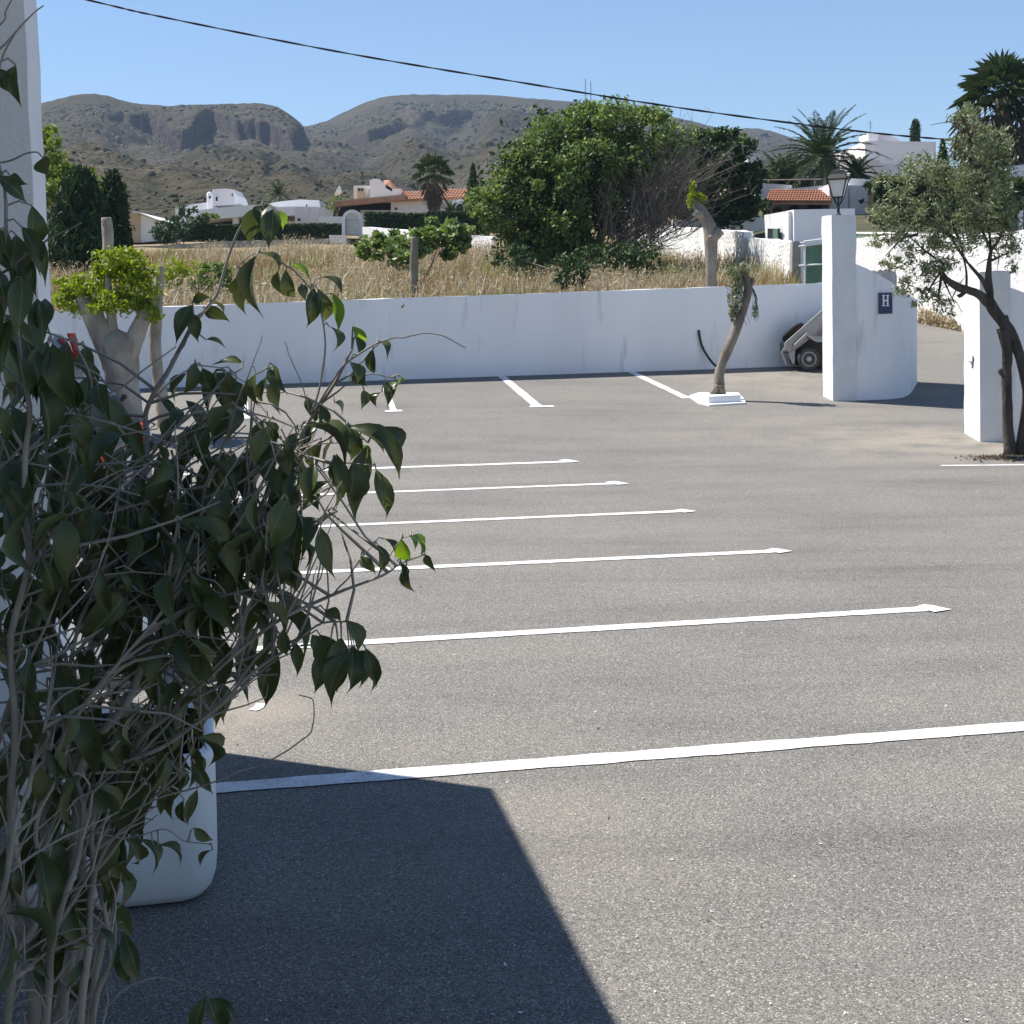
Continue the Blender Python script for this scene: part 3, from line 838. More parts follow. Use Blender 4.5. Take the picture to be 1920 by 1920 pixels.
for k in range(4):
    t = R(-22) + (k - .5) * math.pi / 2
    cr.tube([lc + np.array((0, 0, .17)), lc + np.array((.05 * math.cos(t), .05 * math.sin(t), .21)), (lc[0] + w0 * 1.3 * math.cos(t), lc[1] + w0 * 1.3 * math.sin(t), zb_)], .009, 5)
cr.build('cradle', MAT['iron'], ln)
ring = MB()
for w, z, r in ((w0 * 1.03, zb_, .012), (w1 * 1.06, zt_, .016)):
    for k in range(4):
        t0, t1 = R(-22) + (k - .5) * math.pi / 2, R(-22) + (k + .5) * math.pi / 2
        ring.tube([(lc[0] + w * 1.3 * math.cos(t0), lc[1] + w * 1.3 * math.sin(t0), z), (lc[0] + w * 1.3 * math.cos(t1), lc[1] + w * 1.3 * math.sin(t1), z)], r, 5)
ring.build('frame', MAT['iron'], ln)
rf = MB()
def lsq(w, z):
    return [(lc[0] + w * 1.3 * math.cos(R(-22) + (k - .5) * math.pi / 2), lc[1] + w * 1.3 * math.sin(R(-22) + (k - .5) * math.pi / 2), z) for k in range(4)]
lv = [lsq(w1 * 1.16, zt_ + .004), lsq(w1 * 1.12, lz(334)), lsq(w1 * .78, lz(326)), lsq(w1 * .62, lz(319)), lsq(w1 * .22, lz(317))]
VV = np.array(lv).reshape(-1, 3)
rf.add(VV, [(j*4+i, j*4+(i+1) % 4, (j+1)*4+(i+1) % 4, (j+1)*4+i) for j in range(4) for i in range(4)] + [(3, 2, 1, 0), (16, 17, 18, 19)])
for c in lsq(w1 * 1.14, lz(334)): rf.lathe([(.004, -.01), (.018, .005), (.012, .03), (.002, .05)], c, k=6)
rf.build('lamp_roof', MAT['iron'], ln)
MB().lathe([(.03, 0), (.014, .02), (.02, .04), (.004, .08)], (lc[0], lc[1], lz(317)), k=8).build('finial', MAT['iron'], ln)

# --- right gate pillar and its wing wall
r0, r1 = gnd(1838, 829), gnd(1896, 829)
rp = thing('gate_pillar', r0, 'shorter white gate pillar behind the olive trunk at the right edge', 'gate pillar')
yb2 = r0[1] + .95
L2b, L2t = at(1808, 822, yb2), at(1808, 512, yb2)
zt2 = at(1838, 509, r0[1])[2]
T0b, T1b = at(1836.5, 509, r0[1]), at(1895, 508, r1[1])
q0 = [(r0[0], r0[1], r0[2] - .12), (r1[0], r1[1], r0[2] - .12), (r1[0] + .05, yb2, r0[2] - .12), (L2b[0], yb2, r0[2] - .12)]
q1 = [(T0b[0], T0b[1], zt2), (T1b[0], T1b[1], zt2), (T1b[0] + .05, yb2, zt2), (L2t[0], yb2, zt2)]
shaft('pillar_shaft', q0, q1, MAT['stucco'], rp, rough=.014)
wpx = [(1893, 829), (1925, 829), (1990, 833), (2060, 838), (2140, 846)]
wb2 = [gnd(*p) + np.array((0, .06, 0)) for p in wpx]
wt2 = [at(p[0], y, b[1])[2] for p, y, b in zip(wpx, (537, 549, 585, 620, 650), wb2)]
plaster_wall('wing_wall', wb2, wt2, .22, MAT['stucco_smooth'], None, None, seg=.2, rough=.01, parent=rp)
hk = MB()
hx = lambda x, y: at(x, y, r0[1] + .42 * (1838 - x) / 15.0 - .02)
hk.tube([hx(1824, 668), hx(1824.5, 678), hx(1823, 690)], .012, 5); hk.tube([hx(1817, 678), hx(1823, 679), hx(1826, 672)], .010, 5)
hk.build('iron_hook', MAT['steel_dark'], rp)

# --- whitewashed rough walls beyond the gate
def wpt(px_, Y, ybase=None):
    p = at(px_, ybase if ybase is not None else 500, Y)
    return p
def free_wall(name, pts, thick, mat, label, cat='wall', rough=.03, seg=.35, drop=.6):
    """pts: (px, Y, ybase px, ytop px) -> wall path"""
    b = [at(x, yb_, Y) for x, Y, yb_, yt in pts]; t = [at(x, yt, Y)[2] for x, Y, yb_, yt in pts]
    return plaster_wall(name, b, t, thick, mat, label, cat, seg=seg, rough=rough, zdrop=drop)
free_wall('boundary_wall', [(1195, 58, 505, 428), (1240, 54, 508, 424), (1300, 50, 512, 428), (1395, 44, 520, 434), (1396, 43.9, 520, 446), (1440, 41, 524, 449), (1486, 38.2, 530, 455)],
          .3, MAT['stucco_old'], 'sunlit rough whitewashed wall with a stepped top beside the dry field')
free_wall('boundary_wall', [(1598, 46, 560, 452), (1606, 45, 566, 446), (1660, 41.5, 583, 442), (1730, 38.5, 596, 440), (1800, 36, 612, 440), (1870, 33.8, 630, 436), (1990, 30.5, 665, 425)],
          .3, MAT['stucco_old'], 'tall sunlit whitewashed wall across the road behind the olive tree', rough=.05)
free_wall('boundary_wall', [(1262, 53, 450, 412), (1330, 53, 455, 410), (1445, 53, 460, 407.5)], .25, MAT['stucco_smooth'], 'smooth shaded white wall below the dark crowned tree', drop=1.2)
# dry weeds and rubble at the foot of the road wall

# ================================================================== vegetation builders
def leaf_cloud(C, size, aspect=.45, droop=0.0, rs=None, jitter=.35, up=None):
    """one folded two-triangle-pair leaf at each centre C; returns V, F (each leaf a loose island of 4 verts, 2 tris)"""
    rs = rs or rng
    n = len(C)
    d = rs.normal(size=(n, 3)); d[:, 2] -= droop; d /= np.linalg.norm(d, axis=1)[:, None]
    e = rs.normal(size=(n, 3))
    if up is not None: e = e * .6 + np.asarray(up)
    s = np.cross(d, e); s /= np.linalg.norm(s, axis=1)[:, None] + 1e-9
    nn = np.cross(d, s)
    L = size * (1 + jitter * rs.normal(size=n)).clip(.4, 1.8)
    L = L[:, None]
    V = np.stack([C - d * L * .5, C + s * L * aspect * .5 + nn * L * .08, C + d * L * .5, C - s * L * aspect * .5 + nn * L * .08], 1)
    base = np.arange(n)[:, None] * 4
    Fq = np.concatenate([base + np.array([[0, 1, 2]]), base + np.array([[0, 2, 3]])], 0)
    return V.reshape(-1, 3), Fq

def clump_points(clumps, n, sub=14, spread=.34, shell=.55, rs=None):
    """clumps: [(centre, radii)]; leaves gather in sub-clumps near the shell of each ellipsoid so that gaps show between them"""
    rs = rs or rng
    vol = np.array([np.prod(r) ** (2 / 3) for c, r in clumps]); w = vol / vol.sum()
    pts = []
    for (c, r), wi in zip(clumps, w):
        m = max(30, int(n * wi)); r = np.asarray(r, float)
        u = rs.normal(size=(sub, 3)); u /= np.linalg.norm(u, axis=1)[:, None]
        rad = shell + (1 - shell) * rs.random(sub)
        cen = np.asarray(c) + u * r * rad[:, None]
        k = rs.integers(0, sub, m)
        q = np.clip(rs.normal(size=(m, 3)), -1.7, 1.7)
        pts.append(cen[k] + q * r * spread * .5 * (0.5 + rs.random(sub)[k])[:, None])
    return np.vstack(pts)

def E(px_, py_, Y, rx, ry, rd=None):
    """ellipsoid clump from its place in the photo; rx, ry in photo pixels, rd in metres"""
    u_ = Y / F
    return (at(px_, py_, Y), (rx * u_, (rd if rd is not None else (rx + ry) / 2 * u_), ry * u_))

def px_path(pts, Y, n=10):
    P = [at(p[0], p[1], p[2] if len(p) > 2 else Y) for p in pts]
    return smooth_path(P, n)

def stick(mb, pts, Y, r0, r1, n=10, k=7, wob=.0):
    P = px_path(pts, Y, n)
    r = np.linspace(r0, r1, n) * (1 + wob * vnoise(np.arange(n) * .9, np.zeros(n), seed=int(abs(P[0][0]) * 37) % 999))
    mb.tube(P, r, k)
    return P

def crown(parent, clumps, n, size, mat, name='crown', aspect=.45, droop=0.0, sub=14, spread=.34, shell=.55, up=None):
    pts = clump_points(clumps, n, sub, spread, shell)
    V, f = leaf_cloud(pts, size, aspect, droop, up=up)
    return mesh(name, V, f, mat, parent)

def ground_at(X, Y):
    if Y < WALLY(X): return float(G(X, Y))
    return float(H(X, Y))

# ---- the big broad-leaved tree behind the wall
bt0 = at(1120, 470, 44); bt0[2] = ground_at(bt0[0], 44)
tr = thing('broadleaf_tree', bt0, 'large rounded broadleaf tree with bright leaf tips behind the back wall', 'tree')
mb = MB()
for pts, r in (([(1110, 505, 44), (1100, 430, 44), (1060, 350, 44), (1040, 290, 44)], .16), ([(1118, 505, 44), (1130, 420, 44.3), (1160, 330, 44.5), (1190, 250, 44.5)], .16),
               ([(1105, 500, 44), (1050, 430, 43.6), (985, 380, 43.4)], .12), ([(1122, 500, 44), (1180, 430, 44), (1235, 380, 44)], .12), ([(1112, 500, 43.8), (1090, 400, 43.3), (1110, 300, 43)], .12)):
    stick(mb, pts, 44, r, r * .3, 9, 6)
mb.build('trunk', MAT['bark'], tr)
big = [E(1060, 240, 44, 55, 45, 1.1), E(1150, 235, 44, 60, 45, 1.2), E(1225, 250, 44, 50, 48, 1.1), E(1270, 290, 44.5, 40, 48, 1.0), E(1010, 290, 43.6, 52, 45, 1.0),
       E(972, 305, 43.8, 34, 28, .7), E(960, 350, 43.4, 58, 42, 1.0), E(925, 385, 43.5, 45, 34, .9), E(1030, 350, 43, 60, 50, 1.2), E(1110, 310, 43, 62, 52, 1.2), E(1190, 310, 43.4, 55, 50, 1.1),
       E(985, 425, 43.2, 62, 44, 1.0), E(1060, 420, 43, 55, 50, 1.0), E(1010, 465, 43.4, 60, 34, .8), E(1130, 390, 43.6, 50, 50, 1.0), E(1090, 210, 44.2, 40, 18, .7), E(1195, 215, 44.2, 40, 20, .7),
       E(900, 372, 43.9, 26, 22, .6), E(1085, 465, 43.6, 50, 35, .8)]
crown(tr, big, 48000, .125, MAT['lf_big'], aspect=.5, sub=24, spread=.36, shell=.58, up=(0, -.3, .8))
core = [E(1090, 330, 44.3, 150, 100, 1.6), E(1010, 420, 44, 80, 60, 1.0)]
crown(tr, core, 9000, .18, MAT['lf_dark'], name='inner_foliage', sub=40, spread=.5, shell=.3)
# bare twigs of its dying right flank
tw = MB()
r_ = random.Random(5)
for k in range(330):
    x0, y0 = (r_.uniform(1120, 1235), r_.uniform(400, 480)) if k < 210 else (r_.uniform(1200, 1300), r_.uniform(330, 450))
    ang = r_.uniform(-.25, 1.15); L_ = r_.uniform(60, 170)
    x1, y1 = x0 + L_ * math.sin(ang), y0 - L_ * math.cos(ang) * r_.uniform(.6, 1)
    Yq = r_.uniform(42.2, 43.6)
    xm, ym = (x0 + x1) / 2 + r_.uniform(-14, 14), (y0 + y1) / 2 + r_.uniform(-10, 4)
    P = stick(tw, [(x0, y0, Yq), (xm, ym, Yq), (x1, y1, Yq + r_.uniform(-.6, .6))], Yq, .016, .004, 5, 3)
    for j in range(4):
        i0 = r_.randint(1, 4); dx = np.array((r_.uniform(-.45, .45), r_.uniform(-.3, .3), r_.uniform(.05, .5)))
        tw.tube([P[i0], P[i0] + dx * .5 + np.array((0, 0, .04)), P[i0] + dx], [.007, .005, .003], 3)
for k in range(26):
    x0, y0 = r_.uniform(1180, 1230), r_.uniform(425, 470)
    stick(tw, [(x0, y0, 42.6), (x0 + r_.uniform(20, 50), y0 - r_.uniform(-10, 30), 42.4), (x0 + r_.uniform(50, 100), y0 + r_.uniform(-40, 20), 42.2)], 42, .011, .003, 5, 3)
tag(tw.build('bare_twigs', MAT['twig_dark'], tr), kind='stuff')

# ---- dark tree to its right
d0 = at(1350, 420, 52); d0[2] = ground_at(d0[0], 52)
dt = thing('dark_tree', d0, 'dark dense leafed tree between the big rounded tree and the tiled house', 'tree')
mb = MB(); stick(mb, [(1352, 470, 52), (1348, 400, 52), (1340, 330, 52)], 52, .2, .08, 8); stick(mb, [(1350, 430, 52), (1385, 370, 52)], 52, .1, .04, 6)
mb.build('trunk', MAT['bark'], dt)
crown(dt, [E(1330, 280, 52, 40, 36, 1.0), E(1375, 280, 52, 36, 34, 1.0), E(1350, 330, 51.5, 58, 45, 1.2), E(1390, 345, 52, 42, 42, 1.0), E(1310, 330, 51.8, 40, 50, 1.0), E(1375, 385, 51.6, 45, 28, .9), E(1310, 385, 51.8, 45, 28, .9), E(1345, 400, 51.4, 60, 22, .9), E(1415, 330, 52, 24, 30, .7), E(1285, 350, 51.6, 30, 50, .8)],
      18000, .17, MAT['lf_dark'], aspect=.5, sub=18, up=(0, 0, .8))
crown(dt, [E(1340, 255, 52, 36, 12, .6), E(1385, 262, 52, 25, 12, .6)], 900, .17, MAT['lf_big'], name='sunlit_tips', aspect=.5, sub=14, up=(0, 0, .8))

# ---- shrubs and bushes of the field
def bush(name, px_, py_, Y, clumps, n, size, mat, label, cat='bush', stems=True, **kw):
    c = at(px_, py_, Y); c[2] = ground_at(c[0], Y)
    t = thing(name, c, label, cat)
    mb = MB()
    for j in range(5):
        e = clumps[j % len(clumps)][0] + rng.normal(size=3) * .05
        mb.tube(smooth_path([c + np.array((rng.normal() * .06, 0, -.05)), (c + e) / 2 + rng.normal(size=3) * .06, e], 6), np.linspace(.03, .01, 6), 4)
    mb.build('stems', MAT['bark'], t)
    crown(t, clumps, n, size, mat, name='foliage', **kw)
    return t
bush('fig_bush', 780, 490, 40, [E(770, 440, 40, 46, 28, .8), E(830, 428, 40, 40, 26, .8), E(715, 462, 39.5, 34, 26, .7), E(760, 475, 39.3, 45, 22, .7), E(835, 462, 40, 42, 24, .7), E(860, 440, 40.5, 25, 25, .6), E(690, 468, 39.8, 24, 18, .5)],
     5000, .15, MAT['lf_fig'], 'bright green broad leaved fig bush in the dry field', sub=14, up=(0, -.2, .9), aspect=.7)
bush('grey_bush', 1073, 540, 31, [E(1073, 505, 31, 30, 30, .35), E(1062, 525, 31, 26, 18, .3), E(1090, 525, 31, 22, 18, .3)], 1500, .085, MAT['lf_hedge'], 'small dark round bush just behind the back wall left of the pruned post', sub=14)
bush('leafy_bush', 400, 545, 31, [E(400, 512, 31, 36, 24, .4), E(385, 535, 31, 30, 18, .35), E(420, 535, 31, 28, 18, .35)], 1500, .10, MAT['lf_fig'], 'small leafy green bush behind the wall among dry grass', sub=14)
bush('flowering_weed', 330, 540, 30.5, [E(318, 505, 30.5, 22, 22, .3), E(335, 525, 30.5, 30, 20, .3), E(352, 500, 30.6, 20, 14, .3)], 900, .07, MAT['lf_yellow'], 'yellow green weed clump beside the pollarded tree crown', 'weed', sub=14, spread=.5)
bush('wild_oleander', 1150, 505, 38, [E(1130, 485, 38, 40, 26, .5), E(1190, 480, 38, 36, 30, .5), E(1215, 500, 38, 25, 22, .4), E(1060, 492, 39, 30, 18, .4), E(960, 480, 39.5, 40, 20, .5)], 2600, .12, MAT['lf_hedge'], 'dark straggly shrub in front of the big tree foot', sub=20, spread=.5)

# ---- trees at the left, beside the building
l0 = at(130, 470, 48); l0[2] = ground_at(l0[0], 48)
lt = thing('lime_tree', l0, 'light green leafy tree beside the white building at the left', 'tree')
mb = MB(); stick(mb, [(120, 500, 48), (125, 420, 48), (120, 340, 48)], 48, .16, .06, 8); mb.build('trunk', MAT['bark'], lt)
crown(lt, [E(110, 290, 48, 26, 40, .8), E(140, 340, 47.6, 50, 34, .9), E(165, 360, 47.5, 45, 36, .9), E(105, 360, 47.8, 40, 44, .9), E(90, 250, 48.2, 18, 22, .5), E(60, 330, 48, 40, 60, 1.0)], 6500, .15, MAT['lf_gold'], sub=18, up=(0, -.2, .7), aspect=.5)
def conifer_pts(px_, ytop, ybot, Y, wid, n, taper=.8, rs=rng):
    t = rs.random(n) ** .8
    y = ytop + (ybot - ytop) * t
    w = wid * (np.clip(t, .02, 1) ** taper)
    a = rs.random(n) * 2 * math.pi; q = (np.sqrt(rs.random(n)) * .9 + .1) * (1 + .35 * rs.random(n) ** 6)
    lump = 1 + .34 * vnoise(np.cos(a) * 2.6 + 9, t * 7, np.sin(a) * 2.6, seed=int(px_)) + .15 * vnoise(np.cos(a) * 6 + 9, t * 22, np.sin(a) * 6, seed=int(px_) + 5)
    u_ = Y / F
    c = np.stack([at(px_, yy, Y) for yy in y])
    c[:, 0] += np.cos(a) * q * w * lump * u_; c[:, 1] += np.sin(a) * q * w * lump * u_
    return c
def conifer(name, px_, ytop, ybot, Y, wid, n, size, mat, label, taper=.8, droop=-.9, cat='tree', group=None):
    c = at(px_, ybot, Y); zg = ground_at(c[0], Y); c[2] = min(c[2], zg)
    t = thing(name, c, label, cat, group)
    top = at(px_, ytop + (ybot - ytop) * .12, Y)
    MB().tube([c - np.array((0, 0, .1)), (c + top) / 2, top], [.12, .08, .03], 6).build('trunk', MAT['bark'], t)
    V, f = leaf_cloud(conifer_pts(px_, ytop, ybot, Y, wid, n, taper), size, .22, droop)
    mesh('crown', V, f, mat, t)
    return t
conifer('cypress_tree', 150, 318, 530, 46, 66, 7500, .34, MAT['lf_con'], 'broad dark green cypress clump behind the pollarded tree', taper=.38, droop=-1.5)
conifer('cypress_tree', 212, 322, 520, 47, 36, 4800, .32, MAT['lf_con'], 'narrow dark cypress with twin tips next to the hillside, left side', taper=.42, droop=-1.5)
conifer('cypress_tree', 232, 345, 470, 49, 12, 900, .2, MAT['lf_con'], 'thin cypress sprig standing against the hillside beside the cypress clump', taper=.4)
conifer('cypress_tree', 1716, 224, 275, 78, 9.5, 1500, .2, MAT['lf_con'], 'small columnar cypress rising above the pale house roof', taper=.22)
conifer('spruce_tree', 1768, 262, 345, 70, 20, 1600, .28, MAT['lf_con'], 'small conical spruce between the pale house and the olive crown', taper=1.0, droop=.2)
conifer('spruce_tree', 887, 308, 385, 90, 17, 1200, .36, MAT['lf_con'], 'distant dark spruce between the fan palm and the big tree', taper=1.0, droop=.2)
conifer('spruce_tree', 905, 335, 385, 92, 14, 600, .36, MAT['lf_con'], 'low dark spruce tip just left of the big tree', taper=1.0, droop=.2)

# ---- palms
def fan_leaf(mb, root, d, L, fan, nseg=11, droop=.3):
    d = np.asarray(d, float); d /= np.linalg.norm(d)
    side = np.cross(d, (0, 0, 1)); side /= np.linalg.norm(side) + 1e-9
    nrm = np.cross(side, d)
    mid = root + d * L * .6; tip = root + d * L - np.array((0, 0, droop * L * .35))
    mb.tube([root, mid, tip], [.022, .016, .012], 3)
    for k in range(nseg):
        a = (k / (nseg - 1) - .5) * 2.5
        e = d * math.cos(a) + side * math.sin(a) + nrm * .12 * rng.normal()
        e[2] -= droop * .45
        w = np.cross(e, nrm); w /= np.linalg.norm(w) + 1e-9
        l_ = fan * (.82 + .3 * rng.random()) * (1 - .18 * abs(a))
        p1 = tip + e * l_ * .55; p2 = tip + e * l_ - np.array((0, 0, (.12 + droop * .5) * l_))
        mb.add([tip, p1 + w * fan * .06, p2, p1 - w * fan * .06], [(0, 1, 2), (0, 2, 3)])
def fan_palm(px_, py_, ybase, Y, r_px, n_green, n_dead, label, trunk_r=.16, skirt=1.0, leaf=.5, elmin=-.25, dl=.42):
    c = at(px_, ybase, Y); c[2] = min(c[2], ground_at(c[0], Y)) if Y > 40 else c[2]
    top = at(px_, py_, Y)
    t = thing('fan_palm', c, label, 'palm tree')
    n = 14; P = smooth_path([c, (c + top) / 2 + np.array((.05, 0, 0)), top], n)
    MB().tube(P, trunk_r * np.linspace(1.25, .85, n) * (1 + .05 * rng.normal(size=n)), 9).build('trunk', MAT['bark'], t)
    rad = r_px * Y / F
    g, dd = MB(), MB()
    for k in range(n_green):
        a = k * 2.399; el = elmin + (1.45 - elmin) * (k / n_green) + .1 * rng.normal()
        d = (math.cos(a) * math.cos(el), math.sin(a) * math.cos(el), math.sin(el))
        fan_leaf(g, top + np.array((0, 0, .05)), d, rad * leaf, rad * (1 - leaf) * 1.1, droop=.35 * math.cos(el))
    for k in range(n_dead):
        a = k * 2.399 + .7; el = -.2 - 1.25 * (k / max(1, n_dead)) ** .6
        zz = top - np.array((0, 0, skirt * rad * .9 * k / max(1, n_dead)))
        d = (math.cos(a) * math.cos(el), math.sin(a) * math.cos(el), math.sin(el))
        fan_leaf(dd, zz, d, rad * dl, rad * dl, nseg=8, droop=.5)
    g.build('crown', MAT['lf_palm'], t)
    if n_dead: dd.build('dead_frond_skirt', MAT['lf_dead'], t)
    return t
fan_palm(812, 325, 410, 84, 44, 34, 34, 'medium fan palm with a shaggy skirt in front of the tiled roof house', skirt=.9)
fan_palm(1878, 185, 470, 52, 96, 50, 110, 'tall dark fan palm with a heavy dead skirt at the top right', trunk_r=.3, skirt=1.25, dl=.58)

def date_palm(px_, py_, ybase, Y, r_px, nf, label, trunk_r=.3, el0=-.35):
    c = at(px_, ybase, Y); c[2] = min(c[2], ground_at(c[0], Y))
    top = at(px_, py_, Y)
    t = thing('date_palm', c, label, 'palm tree')
    MB().tube(smooth_path([c, (c + top) / 2, top], 8), np.linspace(trunk_r * 1.1, trunk_r, 8), 9).build('trunk', MAT['bark'], t)
    rad = r_px * Y / F
    mb = MB()
    for k in range(nf):
        a = k * 2.399; el = el0 + (1.5 - el0) * (k / nf) ** .85
        L = rad * (1.0 + .1 * rng.normal()) * (1.12 if el > .4 else 1)
        hd = np.array((math.cos(a), math.sin(a), 0))
        P = []
        for s in np.linspace(0, 1, 9):
            P.append(top + hd * L * s * (math.cos(el) * (1 - .10 * s) + .25 * s * math.sin(el)) + np.array((0, 0, L * (s * math.sin(el) * .95 - .40 * s * s * (math.cos(el) + .35)))))
        P = np.array(P); mb.tube(P, np.linspace(.03, .008, 9), 3)
        for s in np.linspace(.14, 1, 30):
            i = min(7, int(s * 8)); f = s * 8 - i
            p = P[i] * (1 - f) + P[i+1] * f; T = P[i+1] - P[i]; T /= np.linalg.norm(T)
            sd_ = np.cross(T, (0, 0, 1)); sd_ /= np.linalg.norm(sd_) + 1e-9
            ll = rad * .15 * math.sin(math.pi * min(1, .12 + s * .86)) ** .6
            for sg_ in (-1, 1):
                e = sd_ * sg_ * .75 + T * .6 + np.array((0, 0, .25 - .35 * s)) + .08 * rng.normal(size=3)
                q = np.cross(e, T); q /= np.linalg.norm(q) + 1e-9
                w = np.cross(e, q) ; w /= np.linalg.norm(w) + 1e-9
                mb.add([p - T * .018, p + e * ll * .5 + T * .02, p + e * ll - np.array((0, 0, .15 * ll)), p + e * ll * .5 - T * .03], [(0, 1, 2), (0, 2, 3)])
    mb.build('crown', MAT['lf_palm'], t)
    return t
date_palm(1542, 296, 350, 60, 108, 66, 'large arching date palm above the tiled house', el0=-.85)
date_palm(1474, 345, 362, 60.5, 74, 44, 'smaller date palm half hidden left of the large arching one', trunk_r=.22, el0=-.2)
date_palm(1606, 330, 352, 60.5, 54, 44, 'low palm tuft right of the large arching palm, behind the lantern', trunk_r=.22, el0=-.5)
date_palm(522, 364, 385, 104, 34, 26, 'small distant palm behind the flat roofed white house', trunk_r=.25, el0=-.1)
date_palm(845, 402, 415, 80, 34, 22, 'low young palm at the foot of the fan palm behind the hedge', trunk_r=.15, el0=.0)

# ---- clipped hedges
def hedge(name, x0, x1, ytop, ybot, Y, depth, n, mat, label, size=.16, y1=None):
    u_ = Y / F
    A_, B_ = at(x0, ybot, Y), at(x1, y1 or ybot, Y)
    h = (ybot - ytop) * u_
    t = thing(name, (A_ + B_) / 2, label, 'hedge')
    q = rng.random((n, 3)); m = n // 2
    q[:m, 1] = q[:m, 1] * .14                      # most leaves sit on the clipped faces
    q[m:m + n // 3, 2] = 1 - q[m:m + n // 3, 2] * .12
    pts = A_ + (B_ - A_) * q[:, :1]
    pts[:, 1] += q[:, 1] * depth; pts[:, 2] += q[:, 2] * h + .06 * vnoise(pts[:, 0] * 1.3, pts[:, 1], seed=4) * (q[:, 2] > .8)
    V, f = leaf_cloud(pts, size, .5)
    mesh('foliage', V, f, mat, t)
    bx = MB(); bx.obox(A_ + np.array((.1, .18, 0)), (B_ - A_) * .985, (0, depth * .8, 0), (0, 0, h * .9)); bx.build('dark_core', MAT['soil'], t)  # solid near-black box inside the leaves
    return t
hedge('hedge', 312, 645, 420, 452, 80, 1.2, 12000, MAT['lf_hedge'], 'long low clipped dark hedge in front of the flat roofed white house')
hedge('hedge', 684, 915, 399, 446, 77, 1.0, 10000, MAT['lf_hedge'], 'tall clipped hedge in front of the tile roofed house')
hedge('hedge', 1862, 1990, 335, 455, 46, 2.0, 12000, MAT['lf_dark'], 'dark leafy hedge above the road wall at the right edge', size=.16)
hedge('hedge', 1640, 1870, 335, 452, 52, 1.5, 9000, MAT['lf_dark'], 'dark garden hedge behind the olive crown', size=.18)
bush('garden_shrub', 330, 452, 78, [E(330, 428, 78, 36, 20, .8), E(302, 440, 78, 22, 16, .7), E(375, 412, 80, 16, 14, .5), E(352, 400, 83, 18, 16, .6)], 1500, .22, MAT['lf_hedge'], 'rounded grey green garden shrub at the left end of the long hedge', 'shrub')
bush('garden_shrub', 390, 412, 83, [E(392, 408, 83, 16, 8, .5), E(380, 412, 83, 10, 7, .4)], 500, .2, MAT['lf_fig'], 'bright green shrub under the curved white parapet', 'shrub')
bush('garden_shrub', 1250, 420, 56, [E(1235, 385, 56, 50, 34, 1.0), E(1290, 395, 56, 50, 28, 1.0), E(1265, 350, 57, 40, 40, 1.0), E(1420, 395, 55, 22, 22, .7), E(1445, 330, 60, 26, 20, .8)], 9000, .15, MAT['lf_dark'], 'dark garden shrub mass behind the bare twigs of the big tree', 'shrub')
bush('garden_shrub', 617, 400, 93, [E(612, 396, 93, 10, 12, .5), E(640, 372, 97, 14, 8, .5), E(628, 385, 95, 10, 10, .4)], 600, .22, MAT['lf_fig'], 'small shrub between the two white houses', 'shrub')

# ---- dry grass of the field
def grass(name, n, mat, hmin, hmax, box, seed, label, heads=0.0, dens=None):
    rs = np.random.default_rng(seed)
    X = rs.uniform(box[0], box[1], n); Y = box[2] + (box[3] - box[2]) * rs.random(n) ** 1.5
    yy = WALLY(X) + .3
    ok = (Y > yy) & (X < field_right(Y) - .1)
    pat = fbm(X * .45, Y * .3, oct=3, seed=seed)
    ok &= (pat + rs.normal(size=n) * .35) > dens if dens is not None else ok
    X, Y, pat = X[ok], Y[ok], pat[ok]; m = len(X)
    Z = H(X, Y) + .10 * fbm(X * .5, Y * .5, oct=3, seed=5)
    h = rs.uniform(hmin, hmax, m) * (1 + .35 * pat)
    lean = rs.normal(size=(m, 2)) * .22 + np.array((.10, 0))
    w = rs.uniform(.006, .012, m) * (1 + Y / 90)
    a = rs.random(m) * math.pi
    s = np.stack([np.cos(a) * w, np.sin(a) * w, 0 * a], -1)
    p0 = np.stack([X, Y, Z - .03], -1)
    p1 = p0 + np.stack([lean[:, 0] * h * .35, lean[:, 1] * h * .35, h * .6], -1)
    p2 = p0 + np.stack([lean[:, 0] * h, lean[:, 1] * h, h], -1)
    V = np.stack([p0 - s, p0 + s, p1 + s * .8, p1 - s * .8, p2], 1).reshape(-1, 3)
    b = np.arange(m)[:, None] * 5
    Fq = np.concatenate([b + np.array([[0, 1, 2]]), b + np.array([[0, 2, 3]]), b + np.array([[3, 2, 4]])])
    if heads:
        k = rs.random(m) < heads; q = p2[k]; mm = len(q)
        Vh, Fh = leaf_cloud(np.vstack([q, q + rs.normal(size=q.shape) * .03]), .075, .3, rs=rs)
        Fq = np.vstack([Fq, Fh + len(V)]); V = np.vstack([V, Vh])
    return tag(mesh(name, V, Fq, mat), label, None, None, 'stuff')
grass('dry_grass', 60000, MAT['straw'], .3, .8, (-17, 7.6, 27, 60), 31, 'tall dry straw coloured grass covering the field behind the wall', heads=.5, dens=-.05)
grass('brown_grass', 46000, MAT['straw_brown'], .25, .62, (-17, 7.6, 27, 60), 35, 'reddish brown patches of dead grass among the pale straw', heads=.15, dens=.05)
grass('green_grass', 60000, MAT['grass_green'], .25, .62, (-17, 7.6, 27, 60), 33, 'greener weeds growing between the dry grass', dens=.02)

